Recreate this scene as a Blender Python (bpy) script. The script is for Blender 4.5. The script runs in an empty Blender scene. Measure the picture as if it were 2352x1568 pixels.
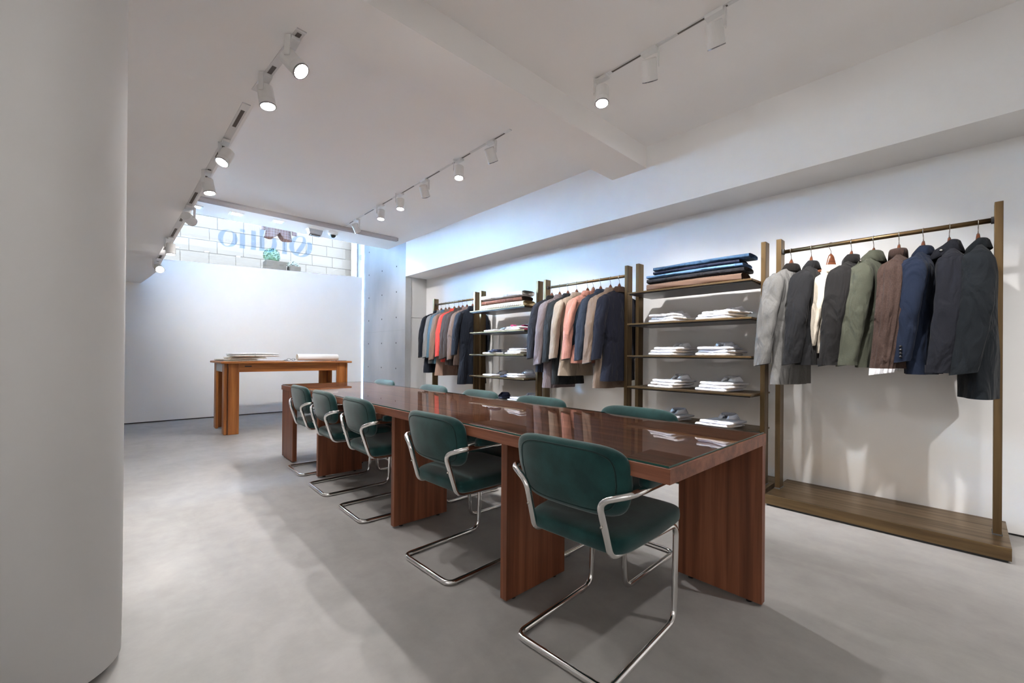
import bpy, bmesh, math, random
from mathutils import Vector, Matrix

# ------------------------------------------------------------------ camera
S = bpy.context.scene
C = S.collection
FPX, CYP, HCAM = 960.2, 811.94, 1.10
YAW, PITCH, ROLL = 0.7422, 0.0026, 0.0083
_f = Vector((math.sin(YAW)*math.cos(PITCH), math.cos(YAW)*math.cos(PITCH), math.sin(PITCH)))
_r0 = Vector((math.cos(YAW), -math.sin(YAW), 0)); _u0 = _r0.cross(_f)
RT = _r0*math.cos(ROLL) + _u0*math.sin(ROLL)
UP = _u0*math.cos(ROLL) - _r0*math.sin(ROLL)
FW = _f
cam_d = bpy.data.cameras.new('camera'); cam = bpy.data.objects.new('camera', cam_d); C.objects.link(cam)
cam_d.sensor_fit = 'HORIZONTAL'; cam_d.sensor_width = 36.0
cam_d.lens = FPX/2352*36; cam_d.shift_y = (CYP-784)/2352; cam_d.clip_start = 0.02; cam_d.clip_end = 200
cam.matrix_world = Matrix(((RT.x, UP.x, -FW.x, 0), (RT.y, UP.y, -FW.y, 0), (RT.z, UP.z, -FW.z, HCAM), (0, 0, 0, 1)))
S.camera = cam

def ray(u, v): return FW + RT*((u-1176)/FPX) - UP*((v-CYP)/FPX)
def onz(u, v, z): d = ray(u, v); return Vector((0, 0, HCAM)) + d*((z-HCAM)/d.z)
def onx(u, v, x): d = ray(u, v); return Vector((0, 0, HCAM)) + d*(x/d.x)
def ony(u, v, y): d = ray(u, v); return Vector((0, 0, HCAM)) + d*(y/d.y)

# ------------------------------------------------------------------ world, sun, exposure
SKY = 115.0
W = bpy.data.worlds.new('sky'); S.world = W; W.use_nodes = True
bg = W.node_tree.nodes['Background']; bg.inputs[0].default_value = (0.40, 0.67, 1.0, 1); bg.inputs[1].default_value = SKY
sun_d = bpy.data.lights.new('sun', 'SUN'); sun = bpy.data.objects.new('sun', sun_d); C.objects.link(sun)
sun_d.energy = 20.0; sun_d.angle = 0.009; sun_d.color = (1, 0.96, 0.9)
sun.rotation_euler = Vector((0.25, 0.8, -1.0)).to_track_quat('-Z', 'Y').to_euler()
S.view_settings.view_transform = 'Standard'; S.view_settings.look = 'None'
S.view_settings.exposure = 1.52; S.view_settings.gamma = 1.0; S.view_settings.use_curve_mapping = False
S.cycles.max_bounces = 14; S.cycles.diffuse_bounces = 9; S.cycles.transparent_max_bounces = 12
SPOT = 1.0                                                       # scale of every track spotlight
SPOT_COL = (1.0, 0.968, 0.94)

# ------------------------------------------------------------------ materials
def mat(name, col, rough=0.5, metal=0.0, col2=None, ns=8.0, st=(1, 1, 1), det=4.0, bump=0.0, bs=60.0, bst=(1, 1, 1),
        rough2=None, sheen=0.0, coat=0.0, spec=0.5, contrast=(0.35, 0.65)):
    m = bpy.data.materials.new(name); m.use_nodes = True
    nt = m.node_tree; N = nt.nodes; L = nt.links; b = N['Principled BSDF']
    b.inputs['Base Color'].default_value = (*col, 1); b.inputs['Roughness'].default_value = rough
    b.inputs['Metallic'].default_value = metal; b.inputs['Specular IOR Level'].default_value = spec
    b.inputs['Sheen Weight'].default_value = sheen; b.inputs['Coat Weight'].default_value = coat
    tc = N.new('ShaderNodeTexCoord')
    def noise(scale, stretch, d):
        mp = N.new('ShaderNodeMapping'); mp.inputs['Scale'].default_value = stretch
        L.new(tc.outputs['Object'], mp.inputs['Vector'])
        n = N.new('ShaderNodeTexNoise'); n.inputs['Scale'].default_value = scale; n.inputs['Detail'].default_value = d
        L.new(mp.outputs[0], n.inputs['Vector']); return n
    if col2 is not None or rough2 is not None:
        n = noise(ns, st, det)
        rp = N.new('ShaderNodeMapRange'); rp.inputs[1].default_value = contrast[0]; rp.inputs[2].default_value = contrast[1]
        L.new(n.outputs[0], rp.inputs[0])
        if col2 is not None:
            mx = N.new('ShaderNodeMix'); mx.data_type = 'RGBA'
            mx.inputs[6].default_value = (*col, 1); mx.inputs[7].default_value = (*col2, 1)
            L.new(rp.outputs[0], mx.inputs[0]); L.new(mx.outputs[2], b.inputs['Base Color'])
        if rough2 is not None:
            mr = N.new('ShaderNodeMapRange'); mr.inputs[3].default_value = rough; mr.inputs[4].default_value = rough2
            L.new(rp.outputs[0], mr.inputs[0]); L.new(mr.outputs[0], b.inputs['Roughness'])
    if bump:
        n2 = noise(bs, bst, 3.0); bp = N.new('ShaderNodeBump'); bp.inputs['Strength'].default_value = bump
        bp.inputs['Distance'].default_value = 0.002
        L.new(n2.outputs[0], bp.inputs['Height']); L.new(bp.outputs[0], b.inputs['Normal'])
    return m

def emat(name, col, s):
    m = bpy.data.materials.new(name); m.use_nodes = True; N = m.node_tree.nodes
    e = N.new('ShaderNodeEmission'); e.inputs[0].default_value = (*col, 1); e.inputs[1].default_value = s
    m.node_tree.links.new(e.outputs[0], N['Material Output'].inputs[0]); return m

def glass_mat(name, tint, ior=1.5, rough=0.0):
    m = bpy.data.materials.new(name); m.use_nodes = True; nt = m.node_tree; N = nt.nodes; L = nt.links
    N.remove(N['Principled BSDF'])
    t = N.new('ShaderNodeBsdfTransparent'); t.inputs[0].default_value = (*tint, 1)
    g = N.new('ShaderNodeBsdfGlossy'); g.inputs['Roughness'].default_value = rough
    f = N.new('ShaderNodeFresnel'); f.inputs[0].default_value = ior
    mx = N.new('ShaderNodeMixShader'); L.new(f.outputs[0], mx.inputs[0]); L.new(t.outputs[0], mx.inputs[1]); L.new(g.outputs[0], mx.inputs[2])
    L.new(mx.outputs[0], N['Material Output'].inputs[0]); return m

def wood(name, c1, c2, c3, st, rough=0.42):
    m = bpy.data.materials.new(name); m.use_nodes = True; nt = m.node_tree; N = nt.nodes; L = nt.links; b = N['Principled BSDF']
    b.inputs['Roughness'].default_value = rough
    tc = N.new('ShaderNodeTexCoord'); mp = N.new('ShaderNodeMapping'); mp.inputs['Scale'].default_value = st
    L.new(tc.outputs['Object'], mp.inputs['Vector'])
    n = N.new('ShaderNodeTexNoise'); n.inputs['Scale'].default_value = 1.0; n.inputs['Detail'].default_value = 6; n.inputs['Distortion'].default_value = 0.25
    L.new(mp.outputs[0], n.inputs['Vector'])
    cr = N.new('ShaderNodeValToRGB'); e = cr.color_ramp.elements
    e[0].position = 0.33; e[0].color = (*c1, 1); e[1].position = 0.66; e[1].color = (*c3, 1)
    k = e.new(0.5); k.color = (*c2, 1)
    L.new(n.outputs[0], cr.inputs[0])
    n2 = N.new('ShaderNodeTexNoise'); n2.inputs['Scale'].default_value = 7.0; n2.inputs['Detail'].default_value = 2
    L.new(mp.outputs[0], n2.inputs['Vector'])
    mx = N.new('ShaderNodeMix'); mx.data_type = 'RGBA'; mx.blend_type = 'MULTIPLY'; mx.inputs[0].default_value = 0.35
    L.new(cr.outputs[0], mx.inputs[6]); L.new(n2.outputs[0], mx.inputs[7]); L.new(mx.outputs[2], b.inputs['Base Color'])
    return m

def stripes(name, c1, c2, axis, period, duty=0.5, c3=None, axis2=None, rough=0.85):
    m = bpy.data.materials.new(name); m.use_nodes = True; nt = m.node_tree; N = nt.nodes; L = nt.links; b = N['Principled BSDF']
    b.inputs['Roughness'].default_value = rough
    tc = N.new('ShaderNodeTexCoord'); sp = N.new('ShaderNodeSeparateXYZ'); L.new(tc.outputs['Object'], sp.inputs[0])
    def band(ax, per, du):
        a = N.new('ShaderNodeMath'); a.operation = 'MULTIPLY'; a.inputs[1].default_value = 1/per; L.new(sp.outputs[ax], a.inputs[0])
        fr = N.new('ShaderNodeMath'); fr.operation = 'FRACT'; L.new(a.outputs[0], fr.inputs[0])
        lt = N.new('ShaderNodeMath'); lt.operation = 'LESS_THAN'; lt.inputs[1].default_value = du; L.new(fr.outputs[0], lt.inputs[0])
        return lt
    mx = N.new('ShaderNodeMix'); mx.data_type = 'RGBA'; mx.inputs[6].default_value = (*c1, 1); mx.inputs[7].default_value = (*c2, 1)
    L.new(band(axis, period, duty).outputs[0], mx.inputs[0]); out = mx.outputs[2]
    if c3 is not None:
        m2 = N.new('ShaderNodeMix'); m2.data_type = 'RGBA'; m2.inputs[7].default_value = (*c3, 1); L.new(out, m2.inputs[6])
        L.new(band(axis2, period, duty).outputs[0], m2.inputs[0]); out = m2.outputs[2]
    L.new(out, b.inputs['Base Color']); return m

def cloth(name, col, v=0.88, rough=0.9, bump=0.35, bs=420, sheen=0.03, drape=0.9):
    m = mat(name, col, rough, col2=tuple(c*v for c in col), ns=160, det=5, bump=bump, bs=bs, sheen=sheen, spec=0.25)
    nt = m.node_tree; N = nt.nodes; L = nt.links; b = N['Principled BSDF']       # soft creases under the weave
    tc = N.new('ShaderNodeTexCoord'); mp = N.new('ShaderNodeMapping'); mp.inputs['Scale'].default_value = (1, 1, 0.38)
    mp.inputs['Location'].default_value = (len(name)*.37, col[0]*9, col[2]*7)
    L.new(tc.outputs['Object'], mp.inputs[0])
    n = N.new('ShaderNodeTexNoise'); n.inputs['Scale'].default_value = 11; n.inputs['Detail'].default_value = 2.5; n.inputs['Distortion'].default_value = 0.8
    L.new(mp.outputs[0], n.inputs['Vector'])
    bp = N.new('ShaderNodeBump'); bp.inputs['Strength'].default_value = drape; bp.inputs['Distance'].default_value = 0.05
    L.new(n.outputs[0], bp.inputs['Height'])
    old = [x for x in N if x.type == 'BUMP' and x != bp]
    if old: L.new(bp.outputs[0], old[0].inputs['Normal'])
    else: L.new(bp.outputs[0], b.inputs['Normal'])
    return m

M = {}
M['plaster'] = mat('white_plaster', (0.85, 0.848, 0.845), 0.75, col2=(0.83, 0.828, 0.825), ns=2.5, bump=0.06, bs=90)
M['ceiling'] = mat('ceiling_paint', (0.93, 0.915, 0.90), 0.8, col2=(0.915, 0.90, 0.885), ns=1.5, bump=0.05, bs=80)
M['gap'] = mat('dark_shadow_gap', (0.05, 0.05, 0.05), 0.8)
M['joint'] = mat('grey_joint', (0.30, 0.30, 0.30), 0.9)
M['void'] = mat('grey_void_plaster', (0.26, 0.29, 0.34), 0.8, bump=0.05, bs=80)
M['panel'] = mat('grey_panel_paint', (0.62, 0.62, 0.62), 0.7, bump=0.04, bs=90)
M['street'] = mat('street_paving', (0.66, 0.66, 0.66), 0.9, col2=(0.62, 0.62, 0.62), ns=5, bump=0.2)
M['block'] = mat('pale_stone_block', (0.01110, 0.00715, 0.00500), 0.9, col2=(0.01060, 0.00683, 0.00478), ns=4, bump=0.1, spec=0.0)
M['pier'] = mat('pale_street_pier', (0.02520, 0.01574, 0.01044), 0.9, ns=4, bump=0.1, spec=0.0)
M['mortar'] = mat('grey_mortar', (0.00963, 0.00615, 0.00421), 0.95, bump=0.1, spec=0.0)
M['walnut_y'] = wood('walnut_grain_along_table', (0.165, 0.054, 0.026), (0.255, 0.087, 0.043), (0.345, 0.128, 0.067), (26, 1.1, 26), 0.45)
M['walnut_z'] = wood('walnut_grain_upright', (0.150, 0.046, 0.019), (0.240, 0.077, 0.033), (0.340, 0.118, 0.055), (26, 26, 0.9), 0.45)
M['teak_x'] = wood('teak_grain_level', (0.32, 0.10, 0.02), (0.45, 0.15, 0.032), (0.56, 0.21, 0.05), (1.2, 28, 28), 0.4)
M['teak_z'] = wood('teak_grain_upright', (0.32, 0.10, 0.02), (0.46, 0.155, 0.032), (0.57, 0.215, 0.05), (28, 28, 1.0), 0.4)
M['teak_dark'] = wood('teak_groove_shade', (0.10, 0.035, 0.015), (0.15, 0.055, 0.023), (0.2, 0.075, 0.035), (28, 28, 1.0), 0.4)
M['hanger_wood'] = wood('reddish_hanger_wood', (0.10, 0.03, 0.012), (0.17, 0.052, 0.02), (0.25, 0.085, 0.035), (6, 40, 40), 0.3)
M['brass_y'] = mat('burnished_brass_level', (0.26, 0.175, 0.088), 0.34, 1.0, col2=(0.13, 0.088, 0.050), ns=1.3, st=(14, 1, 14), rough2=0.48, det=5, bump=0.05, bs=3, bst=(120, 3, 120))
M['brass_z'] = mat('burnished_brass_upright', (0.205, 0.138, 0.070), 0.34, 1.0, col2=(0.115, 0.078, 0.044), ns=1.3, st=(14, 14, 1), rough2=0.48, det=5)
M['chrome'] = mat('polished_chrome', (0.86, 0.85, 0.84), 0.07, 1.0, rough2=0.11, ns=20)
M['steel'] = mat('hook_wire_steel', (0.55, 0.52, 0.47), 0.25, 1.0)
M['velvet'] = mat('green_velvet', (0.006, 0.036, 0.036), 0.88, col2=(0.011, 0.062, 0.060), ns=11, det=6, bump=0.25, bs=260, sheen=0.35, spec=0.2, contrast=(0.38, 0.68))
M['velvet_dark'] = mat('dark_green_piping', (0.006, 0.027, 0.026), 0.8, sheen=0.2, spec=0.2)
M['glass'] = glass_mat('clear_glass', (0.96, 0.985, 0.97))
M['pane'] = glass_mat('window_glass', (0.95, 0.98, 1.0))
M['glass_edge'] = mat('green_glass_edge', (0.015, 0.085, 0.072), 0.12, spec=0.6)
M['lamp_white'] = mat('lamp_white_paint', (0.80, 0.795, 0.78), 0.45, bump=0.03, bs=300)
M['lamp_rim'] = mat('lamp_rim_metal', (0.35, 0.35, 0.37), 0.25, 1.0)
M['lens'] = emat('lamp_lens_glow', (1.0, 0.96, 0.92), 14.0)
M['track'] = mat('track_white_aluminium', (0.72, 0.71, 0.70), 0.4, 0.2)
M['track_slot'] = mat('track_dark_slot', (0.12, 0.10, 0.09), 0.6)
M['black'] = mat('black_plastic', (0.012, 0.012, 0.014), 0.3)
M['grey_metal'] = mat('grey_metal_box', (0.42, 0.43, 0.45), 0.4, 0.3)
M['white_plastic'] = mat('white_plastic', (0.82, 0.82, 0.82), 0.4)
M['blind'] = mat('grey_blind_aluminium', (0.52, 0.50, 0.52), 0.45, 0.2)
M['downlight'] = emat('downlight_glow', (1, 0.98, 0.95), 9.0)
M['shirt'] = cloth('white_shirt_cotton', (0.80, 0.80, 0.84), 0.95, bump=0.15)
M['shirt_b'] = stripes('blue_striped_shirt_cotton', (0.78, 0.79, 0.84), (0.50, 0.56, 0.72), 1, 0.006, 0.35)
M['shirt_n'] = cloth('navy_blue_shirt_cotton', (0.045, 0.055, 0.10), 0.85)
M['shirt_g'] = stripes('grey_striped_shirt_cotton', (0.62, 0.62, 0.66), (0.42, 0.42, 0.47), 1, 0.005, 0.4)
M['pink_tie'] = cloth('pink_silk', (0.52, 0.06, 0.16), 0.8, rough=0.5)
M['burgundy_tie'] = cloth('burgundy_silk', (0.22, 0.012, 0.06), 0.8, rough=0.5)
M['paper'] = mat('white_paper', (0.82, 0.82, 0.82), 0.6)
M['ecru'] = cloth('ecru_canvas', (0.66, 0.62, 0.55), 0.93)
M['leaf'] = mat('box_leaf_green', (0.00130, 0.00270, 0.00030), 0.6, col2=(0.00520, 0.00720, 0.00130), ns=30, spec=0.05)
M['pale_leaf'] = mat('pale_flower_leaf', (0.00738, 0.00575, 0.00260), 0.6, col2=(0.01128, 0.00754, 0.00428), ns=30, spec=0.05)
M['planter'] = mat('grey_stone_planter', (0.00586, 0.00365, 0.00245), 0.85, col2=(0.00499, 0.00317, 0.00216), ns=6, spec=0.0)
def vinyl():
    m = bpy.data.materials.new('pale_blue_vinyl'); m.use_nodes = True; nt = m.node_tree; N = nt.nodes; L = nt.links
    N.remove(N['Principled BSDF'])
    t = N.new('ShaderNodeBsdfTransparent'); t.inputs[0].default_value = (0.54, 0.69, 0.93, 1)
    d = N.new('ShaderNodeBsdfTranslucent'); d.inputs[0].default_value = (0.45, 0.62, 0.9, 1)
    n = N.new('ShaderNodeTexNoise'); n.inputs['Scale'].default_value = 40
    mr = N.new('ShaderNodeMapRange'); mr.inputs[3].default_value = 0.0; mr.inputs[4].default_value = 0.006
    mx = N.new('ShaderNodeMixShader'); L.new(n.outputs[0], mr.inputs[0]); L.new(mr.outputs[0], mx.inputs[0]); L.new(t.outputs[0], mx.inputs[1]); L.new(d.outputs[0], mx.inputs[2])
    L.new(mx.outputs[0], N['Material Output'].inputs[0]); return m
M['vinyl'] = vinyl()

def concrete():
    m = mat('fair_faced_concrete', (0.47, 0.48, 0.49), 0.7, col2=(0.34, 0.35, 0.365), ns=1.6, st=(1, 1, 0.45), det=8, bump=0.12, bs=40, contrast=(0.3, 0.7)); return m
M['concrete'] = concrete()

def floor_mat():
    m = mat('polished_concrete_floor', (0.340, 0.327, 0.316), 0.32, col2=(0.298, 0.286, 0.276), ns=0.8, det=9, rough2=0.52, contrast=(0.33, 0.68), bump=0.05, bs=18, spec=0.30)
    nt = m.node_tree; N = nt.nodes; L = nt.links; b = N['Principled BSDF']
    tc = N.new('ShaderNodeTexCoord'); mp = N.new('ShaderNodeMapping'); mp.inputs['Scale'].default_value = (2.2, 1.0, 1); mp.inputs['Rotation'].default_value = (0, 0, 0.9)
    L.new(tc.outputs['Object'], mp.inputs[0])
    n = N.new('ShaderNodeTexNoise'); n.inputs['Scale'].default_value = 2.2; n.inputs['Detail'].default_value = 10; n.inputs['Distortion'].default_value = 1.2
    L.new(mp.outputs[0], n.inputs['Vector'])
    mr = N.new('ShaderNodeMapRange'); mr.inputs[1].default_value = 0.35; mr.inputs[2].default_value = 0.6; mr.inputs[3].default_value = 0.90; mr.inputs[4].default_value = 1.0
    L.new(n.outputs[0], mr.inputs[0])
    n3 = N.new('ShaderNodeTexNoise'); n3.inputs['Scale'].default_value = 7.0; n3.inputs['Detail'].default_value = 12; n3.inputs['Roughness'].default_value = 0.7
    L.new(tc.outputs['Object'], n3.inputs['Vector'])
    m3 = N.new('ShaderNodeMapRange'); m3.inputs[1].default_value = 0.3; m3.inputs[2].default_value = 0.62; m3.inputs[3].default_value = 0.90; m3.inputs[4].default_value = 1.04
    L.new(n3.outputs[0], m3.inputs[0])
    mm = N.new('ShaderNodeMath'); mm.operation = 'MULTIPLY'; L.new(mr.outputs[0], mm.inputs[0]); L.new(m3.outputs[0], mm.inputs[1])
    old = b.inputs['Base Color'].links[0].from_socket
    mx = N.new('ShaderNodeMix'); mx.data_type = 'RGBA'; mx.blend_type = 'MULTIPLY'; mx.inputs[0].default_value = 1.0
    L.new(old, mx.inputs[6]); L.new(mm.outputs[0], mx.inputs[7]); L.new(mx.outputs[2], b.inputs['Base Color'])
    return m
M['floor'] = floor_mat()

# ------------------------------------------------------------------ mesh helpers
class MB:
    def __init__(s): s.v = []; s.f = []
    def box(s, x0, x1, y0, y1, z0, z1):
        n = len(s.v)
        s.v += [(x, y, z) for z in (z0, z1) for y in (y0, y1) for x in (x0, x1)]
        s.f += [tuple(n+i for i in q) for q in ((0, 2, 3, 1), (4, 5, 7, 6), (0, 1, 5, 4), (2, 6, 7, 3), (0, 4, 6, 2), (1, 3, 7, 5))]
        return s
    def prism(s, pts, z0, z1):                                    # polygon in XY, extruded in Z
        n = len(s.v); k = len(pts)
        s.v += [(p[0], p[1], z0) for p in pts] + [(p[0], p[1], z1) for p in pts]
        s.f.append(tuple(n+i for i in reversed(range(k)))); s.f.append(tuple(n+k+i for i in range(k)))
        for i in range(k): j = (i+1) % k; s.f.append((n+i, n+j, n+k+j, n+k+i))
        return s
    def loft(s, rings, cap0=True, cap1=True, closed=True):
        n = len(s.v); k = len(rings[0])
        for r in rings: s.v += [tuple(p) for p in r]
        for a in range(len(rings)-1):
            for i in range(k if closed else k-1):
                j = (i+1) % k; s.f.append((n+a*k+i, n+a*k+j, n+(a+1)*k+j, n+(a+1)*k+i))
        if cap0: s.f.append(tuple(n+i for i in reversed(range(k))))
        if cap1: s.f.append(tuple(n+(len(rings)-1)*k+i for i in range(k)))
        return s
    def tube(s, path, r, n=10, caps=True):
        P = [Vector(p) for p in path]; T = []
        for i in range(len(P)):
            a = P[max(i-1, 0)]; b = P[min(i+1, len(P)-1)]; T.append((b-a).normalized())
        up = Vector((0, 0, 1)) if abs(T[0].z) < 0.9 else Vector((1, 0, 0))
        u = T[0].cross(up).normalized(); rings = []
        for i, p in enumerate(P):
            u = (u - T[i]*u.dot(T[i])).normalized(); w = T[i].cross(u)
            rr = r[i] if isinstance(r, (list, tuple)) else r
            rings.append([p + (u*math.cos(2*math.pi*k/n) + w*math.sin(2*math.pi*k/n))*rr for k in range(n)])
        return s.loft(rings, caps, caps)
    def disc(s, c, d, r, n=20):
        d = Vector(d).normalized(); u = d.orthogonal().normalized(); w = d.cross(u); k = len(s.v)
        s.v += [tuple(Vector(c) + (u*math.cos(2*math.pi*i/n) + w*math.sin(2*math.pi*i/n))*r) for i in range(n)]
        s.f.append(tuple(range(k, k+n))); return s
    def cone(s, a, b, ra, rb, n=20, caps=True):
        a = Vector(a); b = Vector(b); d = (b-a).normalized(); u = d.orthogonal().normalized(); w = d.cross(u)
        return s.loft([[c + (u*math.cos(2*math.pi*i/n) + w*math.sin(2*math.pi*i/n))*r for i in range(n)] for c, r in ((a, ra), (b, rb))], caps, caps)
    def build(s, name, m, parent=None, smooth=False, bevel=0.0, seg=2, loc=None):
        me = bpy.data.meshes.new(name); me.from_pydata(s.v, [], s.f); me.validate()
        if m is not None:
            for k in (m if isinstance(m, (list, tuple)) else [m]): me.materials.append(k)
        bm = bmesh.new(); bm.from_mesh(me); bmesh.ops.recalc_face_normals(bm, faces=bm.faces); bm.to_mesh(me); bm.free()
        if smooth:
            for p in me.polygons: p.use_smooth = True
        o = bpy.data.objects.new(name, me); C.objects.link(o)
        if parent is not None: o.parent = parent
        if loc is not None: o.location = loc
        if bevel:
            b = o.modifiers.new('bevel', 'BEVEL'); b.width = bevel; b.segments = seg; b.limit_method = 'ANGLE'; b.angle_limit = 0.7
        return o

def fillet(pts, rad, n=6):
    P = [Vector(p) for p in pts]; out = [P[0]]
    for i in range(1, len(P)-1):
        a = P[i-1]-P[i]; b = P[i+1]-P[i]; ang = a.angle(b)
        rr = rad[i-1] if isinstance(rad, (list, tuple)) else rad
        t = min(rr/math.tan(ang/2), a.length*0.49, b.length*0.49); a.normalize(); b.normalize()
        p0 = P[i]+a*t; p1 = P[i]+b*t
        for k in range(n+1):
            s = k/n; q = p0*(1-s)**2 + P[i]*2*s*(1-s) + p1*s*s; out.append(q)
    out.append(P[-1]); return out

def tag(o, label=None, cat=None, group=None, kind=None):
    if label: o['label'] = label
    if cat: o['category'] = cat
    if group: o['group'] = group
    if kind: o['kind'] = kind
    return o
def empty(name, loc=(0, 0, 0), rz=0.0, label=None, cat=None, group=None):
    o = bpy.data.objects.new(name, None); C.objects.link(o); o.location = loc; o.rotation_euler = (0, 0, rz); o.empty_display_size = 0.1
    return tag(o, label, cat, group)
def copy_tree(o, parent=None):
    c = o.copy(); C.objects.link(c); c.parent = parent
    for ch in [k for k in o.children]: copy_tree(ch, c)
    return c
def struct(o): o['kind'] = 'structure'; return o
def sgn(x): return -1.0 if x < 0 else 1.0
def spow(x, e): return sgn(x)*abs(x)**e
def rrect(x0, x1, y0, y1, r, n=6):
    out = []
    for cx, cy, a in ((x1-r, y1-r, 0), (x0+r, y1-r, 90), (x0+r, y0+r, 180), (x1-r, y0+r, 270)):
        for k in range(n+1): t = math.radians(a + 90*k/n); out.append((cx+r*math.cos(t), cy+r*math.sin(t)))
    return out
ORD = ['first', 'second', 'third', 'fourth', 'fifth', 'sixth', 'seventh', 'eighth', 'ninth', 'tenth']

# ------------------------------------------------------------------ the room
XW, XB, ZS, ZC, ZL = 4.065, 3.63, 2.48, 3.09, 2.89              # right wall, bulkhead face, soffit, ceiling, lower ceiling
YB, XC = 8.60, 3.63                                              # back wall, concrete face
XL, YN = -3.4, -4.6
struct(MB().box(XL-.2, 6.0, YN-.2, 9.3, -0.2, 0.0).build('floor', M['floor']))
struct(MB().box(XW, XW+.2, YN, 6.80, 0.014, 3.3).build('wall_right', M['plaster']))
struct(MB().box(XW+.012, XW+.1, YN, 6.80, 0.0, 0.014).build('shadow_gap_right', M['gap']))  # near-black strip painted as the shade in the gap under the wall
struct(MB().box(XB, XW, YN, 6.78, ZS, 3.12).build('trim_bulkhead', M['plaster']))
struct(MB().box(XL, XW+.2, YN, 7.50, ZC, 3.30).build('ceiling', M['ceiling']))
struct(MB().box(0.78, XB, 2.08, 2.46, ZL, 3.12).build('trim_beam', M['ceiling']))
struct(MB().box(XL-.2, XL, YN, 9.2, 0.0, 4.9).build('wall_left', M['plaster']))
struct(MB().box(XL-.2, XW+.2, YN-.2, YN, 0.0, 3.3).build('wall_behind', M['plaster']))
# lower ceiling on the left: level over the column, then sloping down to the back wall
def zlow(y): return ZL if y < 3.45 else ZL - 0.143*(y-3.45)
def lowx(y):
    if y <= 2.46: return 0.78
    if y < 8.0: return 0.74 + (y-2.485)*-0.0845
    return 0.274 + (y-8.0)*-0.24
ys = [YN, 1.2, 2.08, 2.46, 2.9, 3.3] + [3.45 + i*0.25 for i in range(19)] + [8.20, 8.4, 8.6]
lb = MB()
rings = []
for y in ys:
    xe = lowx(max(y, 2.0)); z = zlow(y)
    rings.append([(XL, y, z), (xe, y, z), (xe, y, 3.12), (XL, y, 3.12)])
lb.loft(rings); struct(lb.build('ceiling_low', M['ceiling']))
# left rounded wall in the foreground, standing on a recessed plinth
struct(MB().prism(rrect(-1.6, -0.012, 1.868, 2.7, 0.21, 14), 0.03, 3.0).build('wall_column', M['plaster'], smooth=False))
col = bpy.data.objects['wall_column']
for p in col.data.polygons: p.use_smooth = abs(p.normal.z) < 0.5
struct(MB().prism(rrect(-1.57, -0.045, 1.90, 2.66, 0.19, 10), 0.0, 0.03).build('baseboard_column', M['joint']))
# back wall (a parapet under the shop window) with a light slot beside the concrete
def sillz(x): return 2.535 + 0.042*x
bw = MB(); bw.loft([[(x, YB, 0.016), (x, YB+.1, 0.016), (x, YB+.1, sillz(x)), (x, YB, sillz(x))] for x in (XL, 3.603)])
struct(bw.build('wall_back', M['plaster']))
struct(MB().box(XL, 3.6, YB+.015, YB+.09, 0.0, 0.016).build('shadow_gap_back', M['gap']))  # dark strip stands in for shade in the recess below the parapet
# concrete wall with tie holes
cw = struct(MB().box(XC, 3.745, 6.78, 8.585, 0.0, 4.9).build('wall_concrete', M['concrete'], bevel=0.003))
hm = MB(); hm.cone((-0.0025, 0, 0), (0.006, 0, 0), 0.014, 0.014, 12)
hm.cone((-0.003, 0, 0), (-0.001, 0, 0), 0.009, 0.012, 12)
hole0 = None
for y in (7.123, 7.72, 8.317):
    for k in range(8):
        z = 0.361 + 0.4695*k
        if hole0 is None:
            hole0 = hm.build('tie_hole', M['gap'], cw, smooth=False, loc=(XC, y, z))
        else:
            h = hole0.copy(); C.objects.link(h); h.parent = cw; h.location = (XC, y, z)
jn = MB().box(XC-.0012, XC+.002, 6.785, 8.58, 1.528, 1.531).build('casting_joint', M['joint'], cw)
# niche end wall with flush panels
nw = struct(MB().box(3.70, XW+.2, 6.815, 6.95, 0.0, 3.2).build('wall_niche', M['gap']))
for a, b, c, d in ((3.745, XW, 1.76, ZS+.02), (3.745, 4.012, 0.014, 1.754), (4.016, XW, 0.014, 1.754)):
    MB().box(a, b, 6.795, 6.818, c, d).build('wall_panel', M['panel'], nw, bevel=0.0015)
# void over the window: front wall above the ceiling slab, its roof, the end wall
struct(MB().box(XL, XC+.1, 7.38, 7.50, 3.25, 5.0).build('wall_void', M['void']))
struct(MB().box(XL, 6.0, 7.38, 8.75, 4.85, 5.05).build('ceiling_void', M['void']))
struct(MB().box(XL, -0.9, 7.5, 8.70, 2.2, 4.85).build('wall_void_end', M['plaster']))
struct(MB().box(3.745, 6.0, 8.45, 8.70, 0.0, 5.0).build('wall_facade', M['plaster']))
struct(MB().box(-6.0, XL, 8.45, 8.70, 0.0, 5.0).build('wall_facade_side', M['plaster']))
# shop window on the parapet: pane, jamb post, sill
wn = struct(empty('window_1')); wn.location = (0, 0, 0)
pn = MB(); pn.loft([[(x, 8.646, sillz(x)), (x, 8.654, sillz(x)), (x, 8.654, 4.85), (x, 8.646, 4.85)] for x in (-0.9, 3.50)])
pn.build('pane', M['pane'], wn)
MB().box(3.50, 3.525, 8.62, 8.69, 2.66, 4.85).build('window_frame', M['grey_metal'], wn, bevel=0.003)
MB().box(3.525, 3.60, 8.63, 8.69, 2.66, 4.85).build('window_frame', M['white_plastic'], wn, bevel=0.003)
MB().box(3.57, 3.595, 8.60, 8.63, 3.06, 3.17).build('window_latch', M['white_plastic'], wn, bevel=0.004)
sl = MB(); sl.loft([[(x, YB-.008, sillz(x)), (x, YB+.11, sillz(x)), (x, YB+.11, sillz(x)+.012), (x, YB-.008, sillz(x)+.012)] for x in (XL, 3.603)])
struct(sl.build('window_sill', M['white_plastic'])); bpy.data.objects['window_sill'].parent = wn
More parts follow.
